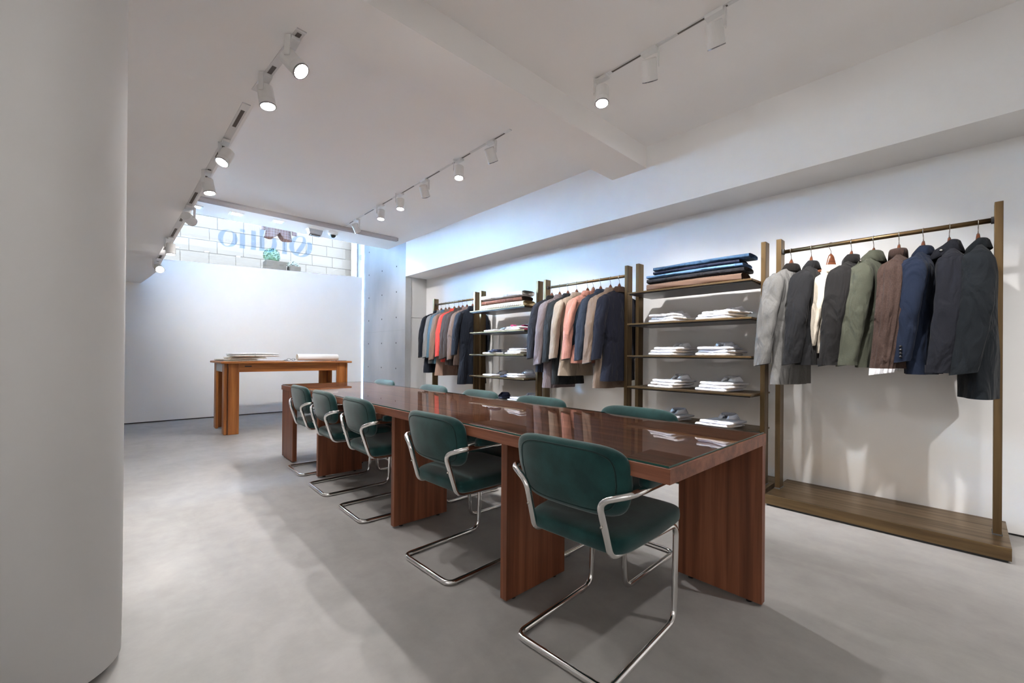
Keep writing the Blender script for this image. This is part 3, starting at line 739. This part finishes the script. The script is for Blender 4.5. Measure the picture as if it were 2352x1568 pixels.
# ------------------------------------------------------------------ fabric bolts
def bolt(name, label, group, x, y0, y1, z, a, b, m, mend=None, rz=0.0, sag=.004, e=.55, turns=6):
    yc = (y0+y1)/2; L_ = (y1-y0)/2
    root = empty(name, (x, yc, z), D(rz), label, 'fabric', group)
    n = 40; rings = []; prev = None
    def ring(k, y): 
        out = []
        for i in range(n):
            t = 2*math.pi*i/n; px = a*k*spow(math.cos(t), e) if k > .3 else (a-b*(1-k))*k*spow(math.cos(t), e)
            pz = b*k*spow(math.sin(t), e*1.2)
            out.append((px + .003*math.sin(y*17+i), y, b + pz + (sag*math.sin(y*9+2)*(.5 if pz > 0 else 0))))
        return out
    rings = [ring(1, -L_ + 2*L_*i/14) for i in range(15)]
    MB().loft(rings, False, False).build('rolled_cloth', m, root, smooth=True)
    for s in (-1, 1):
        rr = []
        for q in range(turns*2+1):
            k = 1 - q/(turns*2+1)*.93; rr.append(ring(k, s*(L_ - (.010 if q % 2 else 0.0) - .002*q*(q > 0))))
        MB().loft(rr, False, True).build('spiral_end', mend or m, root, smooth=False)
    return root
BG2, BG4 = 'fabric bolts on top of the nearest shelf unit', 'fabric bolts on top of the farther shelf unit'
z = SHZ[0]
bolt('fabric_bolt', 'brown checked wool bolt at the bottom of the nearest stack', BG2, 3.66, 1.21, 2.03, z, .105, .036, stripes('brown_check_wool', (0.115, 0.062, 0.042), (0.085, 0.046, 0.032), 1, .022, .5, (0.135, 0.08, 0.055), 0), cloth('brown_wool_end', (0.06, 0.036, 0.028))); z += .072
bolt('fabric_bolt', 'charcoal fabric bolt lying on the brown checked one', BG2, 3.665, 1.19, 2.03, z, .108, .022, cloth('charcoal_wool', (0.022, 0.022, 0.027)), M['paper'] if False else cloth('charcoal_end', (0.05, 0.05, 0.055))); z += .044
bolt('fabric_bolt', 'light blue frayed denim bolt in the middle of the stack', BG2, 3.66, 1.20, 2.03, z, .110, .016, cloth('light_blue_denim', (0.14, 0.26, 0.46), bump=.7), cloth('light_blue_end', (0.30, 0.42, 0.62), bump=1.0)); z += .032
bolt('fabric_bolt', 'dark navy fabric bolt under the blue denim', BG2, 3.665, 1.23, 1.97, z, .10, .016, cloth('dark_navy_cloth', (0.018, 0.022, 0.045))); z += .032
bolt('fabric_bolt', 'blue denim bolt topmost on the nearest shelf unit', BG2, 3.67, 1.16, 1.97, z, .105, .020, cloth('blue_denim', (0.050, 0.105, 0.19), bump=.6), cloth('blue_denim_end', (0.06, 0.11, 0.20)))
z = SHZ[0]
bolt('fabric_bolt', 'cream and yellow striped fabric bolt at the bottom of the far stack', BG4, 3.67, 3.69, 4.53, z, .11, .038, stripes('cream_stripe', (0.72, 0.67, 0.60), (0.40, 0.33, 0.24), 1, .034, .42), cloth('straw_end', (0.42, 0.33, 0.19))); z += .076
bolt('fabric_bolt', 'reddish brown fabric bolt between white and striped bolts', BG4, 3.675, 3.73, 4.53, z, .10, .028, cloth('red_brown_cloth', (0.26, 0.115, 0.08)), cloth('dark_brown_end', (0.06, 0.03, 0.022))); z += .056
bolt('fabric_bolt', 'white fabric bolt topmost on the farther shelf unit', BG4, 3.66, 3.70, 4.52, z, .11, .034, cloth('white_wool', (0.70, 0.68, 0.67), .95), cloth('grey_white_end', (0.40, 0.38, 0.36)))

# ------------------------------------------------------------------ work table by the window
WT = (1.74, 7.06)
wt = empty('work_table', (WT[0], WT[1], 0), D(0.5), 'orange-brown wooden high work table standing before the window wall', 'table')
def wb(x0, x1, y0, y1, z0, z1): return MB().box(x0-WT[0], x1-WT[0], y0-WT[1], y1-WT[1], z0, z1)
wb(0.885, 2.615, 6.60, 7.53, 0.95, 0.978).build('table_top', M['teak_x'], wt, bevel=.010, seg=3)
ap = wb(1.09, 2.40, 6.660, 6.70, 0.835, 0.95).build('front_apron', M['teak_x'], wt, bevel=.002)
wb(1.165, 1.245, 6.6565, 6.662, 0.905, 0.920).build('pull_slot', M['gap'], ap)
wb(1.09, 2.40, 7.44, 7.48, 0.835, 0.95).build('rear_apron', M['teak_x'], wt, bevel=.002)
wb(0.935, 0.965, 6.80, 7.36, 0.835, 0.95).build('side_apron', M['paper'], wt, bevel=.002)
wb(2.53, 2.56, 6.80, 7.36, 0.835, 0.95).build('side_apron', M['teak_x'], wt, bevel=.002)
for lx, sx in ((0.93, 1), (2.565, -1)):
    for ly, sy in ((6.645, 1), (7.485, -1)):
        a, c = sorted((lx+sx*.045, lx+sx*.17)); e, f_ = sorted((ly, ly+sy*.045))
        lg = wb(a, c, e, f_, 0, .95).build('leg', M['teak_z'], wt, bevel=.006, seg=2)
        a, c = sorted((lx, lx+sx*.035)); e, f_ = sorted((ly+sy*.012, ly+sy*.165))
        wb(a, c, e, f_, 0, .95).build('leg_side_board', M['teak_z'], lg, bevel=.010, seg=3)
        a, c = sorted((lx+sx*.03, lx+sx*.05)); e, f_ = sorted((ly+sy*.018, ly+sy*.045))
        wb(a, c, e, f_, 0, .95).build('leg_groove', M['teak_dark'], lg)  # darker teak puts the shade between the boards into the colour
ZT = .978
def foldcloth(label, x, y, z, a, b, c, m, rz, layers=3):
    t = empty('folded_canvas', (x, y, z), D(rz), label, 'fabric', 'folded fabrics on the work table')
    for q in range(layers):
        cushion(a, b, c/layers*1.02, .45, .14, 40, 8, lambda p, q=q: Vector((p.x - .008*q, p.y + .006*q, p.z + c/layers*(2*q+1) + .003*math.sin(p.x*9+q)))).build('fold_layer', m, t, smooth=True)
white_c = cloth('white_canvas', (0.76, 0.76, 0.76), .97, bump=.15)
foldcloth('ecru folded fabric at the left end, underneath on the work table', 1.14, 7.08, ZT, .22, .30, .016, M['ecru'], 2, 2)
foldcloth('pale folded fabric on the ecru one at the table end', 1.24, 7.05, ZT+.032, .24, .27, .016, M['ecru'], -3, 2)
foldcloth('thick white folded fabric topmost on the work table', 1.33, 6.98, ZT+.064, .30, .22, .027, white_c, 1.5, 2)
pr = empty('paper_roll', (2.23, 7.02, ZT), D(2), 'large white paper roll lying on the right of the work table', 'paper')
MB().loft([[(x, .052*math.cos(2*math.pi*i/28), .054+.052*math.sin(2*math.pi*i/28)) for i in range(28)] for x in (-.31, .31)], False, False).build('rolled_paper', M['paper'], pr, smooth=True)
MB().loft([[(x, r*math.cos(2*math.pi*i/28), .054+r*math.sin(2*math.pi*i/28)) for i in range(28)] for x, r in ((-.31, .052), (-.312, .038), (-.1, .036), (.312, .038), (.31, .052))], False, False).build('roll_core', M['ecru'], pr, smooth=True)
ps = empty('paper_sheet', (2.02, 6.80, ZT), D(4), 'thin white paper sheet curling over the work table edge', 'paper')
MB().loft([[(x, -.19, .003+.004*math.sin(x*7)), (x, .05, .002), (x, .05, .0032), (x, -.19, .0045+.004*math.sin(x*7))] for x in (-.32, -.16, 0, .16, .32)]).build('sheet', M['paper'], ps, smooth=False)
sp = empty('eyeglasses', (1.83, 6.98, ZT), D(10), 'dark eyeglasses lying in the middle of the work table', 'glasses')
for s in (-1, 1):
    MB().tube([(s*.035+.026*math.cos(2*math.pi*i/16), 0, .020+.018*math.sin(2*math.pi*i/16)) for i in range(17)], .0026, 6).build('rim', M['black'], sp, smooth=True)
    MB().tube([(s*.062, 0, .024), (s*.066, .07, .012), (s*.064, .13, .004)], .0024, 6).build('temple', M['black'], sp, smooth=True)
MB().tube([(-.010, 0, .023), (0, 0, .027), (.010, 0, .023)], .0024, 6).build('bridge', M['black'], sp, smooth=True)
sc = empty('scissors', (1.70, 6.93, ZT), D(-20), 'small dark scissors left of the eyeglasses on the work table', 'scissors')
for s in (-1, 1):
    MB().loft([[(-.09, s*.002, .0), (-.09, s*.004, .004)], [(.0, s*-.004, .0), (.0, s*.008, .005)], [(.02, s*.006, 0), (.02, s*.014, .005)]], False, False, False).build('blade', M['steel'], sc)
    MB().tube([(.05+.024*math.cos(2*math.pi*i/14), s*.022+.015*math.sin(2*math.pi*i/14), .008) for i in range(15)], .004, 6).build('handle_ring', M['black'], sc, smooth=True)
for q, (x, y, c) in enumerate(((2.42, 6.72, (0.09, 0.03, 0.035)), (2.50, 6.74, (0.03, 0.03, 0.05)))):
    sw_ = empty('fabric_swatch', (x, y, ZT), D(10-25*q), ('dark red' if q == 0 else 'dark blue') + ' fabric swatch in front of the paper roll', 'swatch', 'fabric swatches on the work table')
    MB().box(-.07, .07, -.045, .045, 0, .006).build('cloth_square', cloth('swatch_cloth', c), sw_, bevel=.002)
    MB().box(-.07, -.055, -.046, .046, .006, .009).build('swatch_binding', M['paper'], sw_)

# ------------------------------------------------------------------ tracks and spotlights
def track(name, label, pts, w=.034):
    a = Vector(pts[0]); t = empty(name, a, 0, label, 'light track')
    for i in range(len(pts)-1):
        p = Vector(pts[i])-a; q = Vector(pts[i+1])-a; d = (q-p).normalized(); u = d.cross(Vector((0, 0, 1))).normalized(); n = u.cross(d)
        def bar(h, z0, z1, s0=0.0, s1=1.0):
            p0 = p+(q-p)*s0; p1 = p+(q-p)*s1
            return MB().loft([[c + u*x + n*z for x, z in ((-h, z0), (h, z0), (h, z1), (-h, z1))] for c in (p0, p1)])
        br = bar(w/2, -.004, .006).build('rail', M['track'], t)
        m = max(2, int((q-p).length/.5))
        for k in range(m):
            bar(w/4.2, -.0055, .0, (k+.08)/m, (k+.62)/m).build('contact_slot', M['track_slot'], br)
        bar(w/2+.001, -.006, .006, 0.0, .02).build('end_cap', M['white_plastic'], br)
    return t
def spot(pos, aim, power, cone, label, group, z_drop=.128, blend=1.0, col=SPOT_COL):
    t = empty('track_spotlight', pos, 0, label, 'spotlight', group)
    MB().box(-.024, .024, -.052, .052, -.026, -.004).build('track_adapter', M['lamp_white'], t, bevel=.003)
    d = (Vector(aim)-(Vector(pos)+Vector((0, 0, -z_drop)))).normalized()
    c = Vector((0, 0, -z_drop))
    h = Vector((d.x, d.y, 0)); h = h.normalized() if h.length > .08 else Vector((0, -1, 0))
    sd = h.cross(Vector((0, 0, 1)))
    # bracket: a flat arm dropping from the adapter to the side of the head
    b0 = c + sd*.056 - d*.01
    MB().loft([[p + a_*.016*h + b_*.004*sd for a_, b_ in ((-1, -1), (1, -1), (1, 1), (-1, 1))] for p in (sd*.056 + Vector((0, 0, -.006)), b0)]).build('bracket', M['lamp_white'], t, bevel=.002)
    MB().loft([[p + a_*.016*h + Vector((0, 0, b_*.004)) for a_, b_ in ((-1, -1), (1, -1), (1, 1), (-1, 1))] for p in (Vector((0, 0, -.020)), sd*.058 + Vector((0, 0, -.020)))]).build('bracket', M['lamp_white'], t, bevel=.002)
    hd = MB(); u = d.orthogonal().normalized(); w_ = d.cross(u)
    prof = [(-.058, .0), (-.058, .044), (-.054, .048), (.030, .048), (.0305, .0468), (.033, .0468), (.0335, .048), (.066, .048), (.066, .043), (.050, .040)]
    hd.loft([[c + d*a_ + (u*math.cos(2*math.pi*i/28) + w_*math.sin(2*math.pi*i/28))*max(r, .001) for i in range(28)] for a_, r in prof], True, False)
    head = hd.build('lamp_head', M['lamp_white'], t, smooth=False, bevel=0)
    MB().loft([[c + d*a_ + (u*math.cos(2*math.pi*i/28) + w_*math.sin(2*math.pi*i/28))*r for i in range(28)] for a_, r in ((.064, .049), (.070, .049), (.070, .043), (.060, .043))], False, False).build('rim_ring', M['lamp_rim'], head, smooth=False)
    MB().disc(c + d*.056, d, .0425, 28).build('lens', M['lens'], head)
    ld = bpy.data.lights.new('spot_beam', 'SPOT'); ld.energy = power*SPOT; ld.spot_size = D(cone); ld.spot_blend = blend; ld.color = col; ld.shadow_soft_size = .03
    lo = bpy.data.objects.new('spot_beam', ld); C.objects.link(lo); lo.parent = t
    lo.location = c + d*.075; lo.rotation_euler = d.to_track_quat('-Z', 'Y').to_euler()
    return t
MX = 2.472
track('lighting_track', 'slim white lighting track over the middle of the room, six spotlights', [(MX, 2.737, ZC), (MX, 6.60, ZC)], .026)
track('lighting_track', 'slim white lighting track this side of the beam, running out of the picture', [(2.48, 1.80, ZC), (2.48, -3.6, ZC)], .026)
def lp(y): return Vector((lowx(y)-.045, y, zlow(y)))
track('lighting_track', 'white lighting track near the left, short piece by the beam', [lp(2.50), lp(3.30)], .05)
track('lighting_track', 'white lighting track near the left, long piece sloping down to the window wall', [lp(3.50), lp(7.6)], .05)
GL, GM, GR = 'spotlights on the left track', 'spotlights on the middle track', 'spotlights on the track this side of the beam'
def LS(y, aim, p, cone, lab): spot(lp(y), aim, p, cone, lab, GL)
LS(2.62, (2.0, 1.3, .7), 17, 140, 'white spotlight by the beam on the left track, lens shining towards the table')
LS(3.08, (1.0, 2.75, 0), 17, 140, 'white spotlight second from the beam on the left track, pointing down')
LS(4.05, (-.5, 3.3, 0.2), 60, 100, 'white spotlight third from the beam on the left track, turned to the left')
LS(4.62, (.95, 4.2, 0), 17, 140, 'white spotlight fourth from the beam on the left track, pointing down')
LS(5.44, (2.3, 8.55, 1.75), 105, 80, 'white spotlight fifth from the beam on the left track, turned to the window wall')
LS(6.45, (.45, 6.2, 0), 17, 140, 'white spotlight sixth from the beam on the left track, pointing down')
LS(7.29, (.75, 3.4, .6), 30, 50, 'glaring white spotlight at the far end of the left track')
def MS(y, aim, p, cone, lab, g=GM, x=MX): spot((x, y, ZC), aim, p, cone, lab, g)
MS(6.14, (3.7, 6.9, 1.4), 34, 90, 'white spotlight nearest the window on the middle track, turned to the concrete wall')
MS(5.31, (2.2, 5.0, 0), 66, 118, 'white spotlight second from the window on the middle track, lens showing')
MS(4.77, (2.3, 4.45, 0), 66, 118, 'white spotlight third from the window on the middle track, lens showing')
MS(4.20, (3.75, 5.05, 1.12), 70, 66, 'white spotlight fourth from the window on the middle track, turned to the racks')
MS(3.52, (2.15, 3.1, 0), 66, 118, 'white spotlight fifth from the window on the middle track, lens showing')
MS(3.01, (3.75, 3.35, 1.12), 70, 66, 'white spotlight beside the beam on the middle track, turned to the racks')
MS(1.776, (2.1, 1.45, 0), 36, 118, 'white spotlight nearest the beam on the near track, lens showing', GR, 2.48)
MS(1.406, (3.75, 1.95, 1.12), 70, 66, 'white spotlight second from the beam on the near track, back turned', GR, 2.48)
MS(0.994, (3.75, 1.15, 1.12), 70, 66, 'white spotlight third from the beam on the near track, largest in view', GR, 2.48)
MS(0.40, (3.75, 0.55, 1.12), 70, 66, 'added white fill spotlight out of the picture on the near track, fourth from the beam', GR, 2.48)  # from here on the lamps of this track are unseen, added for fill light
MS(-0.5, (2.2, -.6, 0), 36, 118, 'added white fill spotlight out of the picture on the near track, fifth from the beam', GR, 2.48)
MS(-1.6, (3.75, -0.95, 1.12), 70, 66, 'added white fill spotlight out of the picture on the near track, sixth from the beam', GR, 2.48)
MS(-2.8, (1.6, -2.9, 0), 36, 118, 'added white fill spotlight out of the picture on the near track, last one', GR, 2.48)

# added fill light behind the camera: an unseen track washing side and end walls
track('lighting_track', 'added white lighting track out of the picture behind the camera', [(-1.5, -4.2, ZL), (-1.5, 0.9, ZL)], .05)
GB = 'added fill spotlights on the track behind the camera'
for q, (y, aim) in enumerate(((-3.6, (-2.2, -4.55, 1.5)), (-2.4, (-3.35, -2.6, 1.5)), (-1.0, (-3.35, -1.2, 1.5)), (0.4, (-3.35, 0.2, 1.5)))):
    spot((-1.5, y, ZL), aim, 64, 100, 'added white fill spotlight out of the picture behind the camera, %s from the end wall' % ORD[q], GB)

# ------------------------------------------------------------------ ceiling fittings near the window
bl = empty('roller_blind', (2.05, 6.66, ZC), 0, 'grey roller blind rail fixed under the ceiling before the window', 'blind')
MB().loft([[(x, -.045, .0), (x, -.05, -.02), (x, -.04, -.045), (x, -.01, -.058), (x, .03, -.05), (x, .045, -.02), (x, .045, 0)] for x in (-1.75, 1.33)]).build('blind_cassette', M['blind'], bl, smooth=False)
MB().box(1.33, 1.355, -.03, .03, -.05, 0).build('end_bracket', M['grey_metal'], bl)
MB().tube([(-1.75, .0, -.052), (1.33, .0, -.052)], .012, 10).build('roller_tube', M['blind'], bl, smooth=True)
for q, (x, y) in enumerate(((.655, 7.15), (1.125, 7.11), (1.66, 7.08))):
    dl = empty('recessed_downlight', (x, y, ZC), 0, ['square recessed downlight half hidden by the left track', 'square glowing downlight, left of the two before the window', 'square glowing downlight, right of the two before the window'][q], 'downlight', 'downlights before the window')
    fr = MB()
    for a, b, c, d in ((-.085, -.06, -.06, .06), (.06, .085, -.06, .06), (-.085, .085, -.075, -.06), (-.085, .085, .06, .075)): fr.box(a, b, c, d, -.006, .001)
    fr.build('trim_frame', M['white_plastic'], dl)
    MB().box(-.035, .035, -.05, .05, -.003, .0005).build('glow_panel', M['downlight'], dl)
    for s in (-1, 1): MB().box(s*.048-.010, s*.048+.010, -.055, .055, -.004, .0005).build('side_reflector', M['lamp_rim'], dl)
fx = empty('ceiling_floodlight', (2.19, 7.10, ZC), D(0), 'grey box floodlight hanging under the ceiling left of the dome camera', 'floodlight')
MB().loft([[(-.11, -.06, -.012), (.11, -.06, -.012), (.11, .07, -.012), (-.11, .07, -.012)], [(-.09, -.05, -.085), (.09, -.05, -.085), (.09, .03, -.11), (-.09, .03, -.11)]]).build('lamp_box', M['grey_metal'], fx, bevel=.004)
MB().box(-.12, .12, -.065, .08, -.014, 0).build('mounting_plate', M['white_plastic'], fx, bevel=.003)
MB().box(-.07, .07, -.042, .022, -.112, -.098).build('front_grille', M['track_slot'], fx)
cm = empty('dome_camera', (2.465, 7.07, ZC), 0, 'white dome security camera with dark lens under the ceiling', 'camera')
def lathe(prof, n=24): return MB().loft([[(r*math.cos(2*math.pi*i/n), r*math.sin(2*math.pi*i/n), z) for i in range(n)] for r, z in prof], True, True)
lathe([(.075, 0), (.078, -.03), (.070, -.045), (.050, -.05)]).build('housing', M['white_plastic'], cm, smooth=True)
lathe([(.045, -.047), (.044, -.062), (.034, -.080), (.018, -.090), (.002, -.093)]).build('dark_dome', M['black'], cm, smooth=True)

# ------------------------------------------------------------------ shop window: lettering, display jacket, plants outside
SCL = 240/2352
def z2p(x, y): p = ony(490+x*SCL, 510+y*SCL, 8.640); return p
LT = [
 ('letter', [[(280,165),(220,172),(180,190),(145,222),(120,260),(107,300),(105,340),(112,385),(130,420),(160,462),(200,500),(245,528),(290,545),(335,552),(380,552),(428,545),(470,530),(505,502),(530,470),(545,432),(550,390),(543,345),(525,300),(497,260),(460,225),(420,197),(380,180),(330,168)],
             [(345,185),(315,188),(290,200),(262,230),(240,270),(222,325),(215,380),(216,425),(225,460),(240,492),(260,515),(290,532),(320,535),(347,530),(370,515),(398,485),(420,450),(436,400),(443,350),(442,300),(435,260),(423,230),(405,205),(377,190)]]),
 ('letter', [[(600,245),(715,268),(715,596),(578,575),(592,560),(600,540)]]),
 ('letter', [[(855,182),(960,208),(960,628),(828,608),(843,592),(852,570)]]),
 ('letter', [[(1045,130),(1150,150),(1150,600),(1165,622),(1200,638),(1240,640),(1268,628),(1290,600),(1310,560),(1320,520),(1328,460),(1330,400),(1325,350),(1405,370),(1420,415),(1430,470),(1429,520),(1420,560),(1405,600),(1380,630),(1348,658),(1310,672),(1275,677),(1240,672),(1195,660),(1150,640),(1150,656),(1020,632),(1035,618),(1042,595)]]),
 ('letter', [[(1558,330),(1655,350),(1655,722),(1533,706),(1550,694),(1558,672)]]),
 ('letter', [[(1940,310),(1885,314),(1830,332),(1785,360),(1750,400),(1722,455),(1707,515),(1706,560),(1720,610),(1750,660),(1790,702),(1840,740),(1900,765),(1965,780),(2030,782),(2090,772),(2140,750),(2175,718),(2200,680),(2220,632),(2228,580),(2226,525),(2215,480),(2195,462),(2110,448),(2118,490),(2120,535),(2110,600),(2090,655),(2060,703),(2025,738),(1990,755),(1950,758),(1910,750),(1985,655),(2060,545),(2080,490),(2088,435),(2080,385),(2060,350),(2035,328),(2000,315)],
             [(1960,330),(1990,332),(2010,347),(2020,375),(2017,415),(2000,460),(1930,560),(1845,675),(1828,640),(1820,600),(1815,540),(1822,480),(1845,425),(1870,380),(1900,350),(1930,335)]]),
]
lw = empty('window_lettering', ony(610, 560, 8.640), 0, 'pale blue mirrored lettering on the shop window glass', 'lettering')
lo0 = Vector(lw.location)
def letter(loops, name='letter'):
    bm = bmesh.new()
    for lp_ in loops:
        vs = [bm.verts.new(z2p(*q)-lo0) for q in lp_]
        for i in range(len(vs)): bm.edges.new((vs[i], vs[(i+1) % len(vs)]))
    bmesh.ops.triangle_fill(bm, use_beauty=True, edges=bm.edges[:])
    me = bpy.data.meshes.new(name); bm.to_mesh(me); bm.free(); me.materials.append(M['vinyl'])
    o = bpy.data.objects.new(name, me); C.objects.link(o); o.parent = lw
    
    return o
for n_, lps in LT: letter(lps)
letter([[(603, 145), (715, 172), (715, 235), (603, 210)]], 'letter_dot')
jk = ony(638, 540, 8.36)
chk = stripes('brown_window_check', (0.27, 0.165, 0.135), (0.52, 0.41, 0.38), 0, .045, .10, (0.48, 0.37, 0.34), 2)
jz = 3.83
hang((jk.x, 8.36, jz), D(4), 'wooden hanger hidden above, holding the checked jacket in the window', 'hanger in the shop window')
garment('display_jacket', 'brown checked jacket hanging in the shop window, only its hem showing', 'jacket', None, (jk.x, 8.36, jz), D(184), -.70, -.60, chk, seed=77, fold=.8, half=.22, depth=1.5, cut=.11)
rw = empty('display_wire', (jk.x, 8.36, 4.85), 0, 'thin steel wire hanging down in the window void', 'wire')
MB().tube([(0, 0, 0), (0, 0, jz-4.85+.021)], .002, 6).build('wire_strand', M['steel'], rw)
def leafball(name, m, c, r, n, ls, parent, flat=1.0, seed=2):
    rn = random.Random(seed); mb = MB()
    for _ in range(n):
        d = Vector((rn.gauss(0, 1), rn.gauss(0, 1), rn.gauss(0, 1))).normalized(); rr = r*(0.78 + .25*rn.random())
        p = Vector(c) + Vector((d.x*rr, d.y*rr, d.z*rr*flat))
        a = (d + Vector((rn.uniform(-.8, .8), rn.uniform(-.8, .8), rn.uniform(-.8, .8)))).normalized(); u = a.orthogonal().normalized(); w2 = a.cross(u); s = ls*rn.uniform(.7, 1.3); k = len(mb.v)
        mb.v += [tuple(p-u*s), tuple(p+w2*s*.5), tuple(p+u*s), tuple(p-w2*s*.5+a*s*.2)]; mb.f.append((k, k+1, k+2, k+3))
    o = mb.build(name, m, parent); o['kind'] = 'stuff'; return o
pb = ony(627, 600, 12.5); GZ = 2.5
pt = empty('potted_topiary', (pb.x+.04, 12.5, GZ), 0, 'clipped green box bush in a grey stone planter across the street', 'plant')
TZ = 1.02
MB().loft([[(-a, -.2, z_), (a, -.2, z_), (a, .2, z_), (-a, .2, z_)] for a, z_ in ((.30, 0), (.235, TZ-.10), (.235, TZ), )]).build('planter', M['planter'], pt, bevel=.01)
leafball('foliage', M['leaf'], (-.07, 0, TZ+.15), .20, 1500, .022, pt, .95)
lathe([(.15, TZ-.02), (.17, TZ+.10), (.15, TZ+.22), (.05, TZ+.30)]).build('inner_branches', M['leaf'], pt, smooth=True).location = (-.07, 0, 0)
p2 = ony(664, 612, 12.5)
pf = empty('flower_trough', (p2.x+.05, 12.36, GZ), 0, 'low grey trough with pale flowers right of the box bush', 'plant')
MB().box(-.10, .17, -.15, .15, 0, .93).build('trough', M['planter'], pf, bevel=.01)
leafball('flowers', M['pale_leaf'], (0, 0, .97), .16, 500, .02, pt if False else pf, .6, 9)
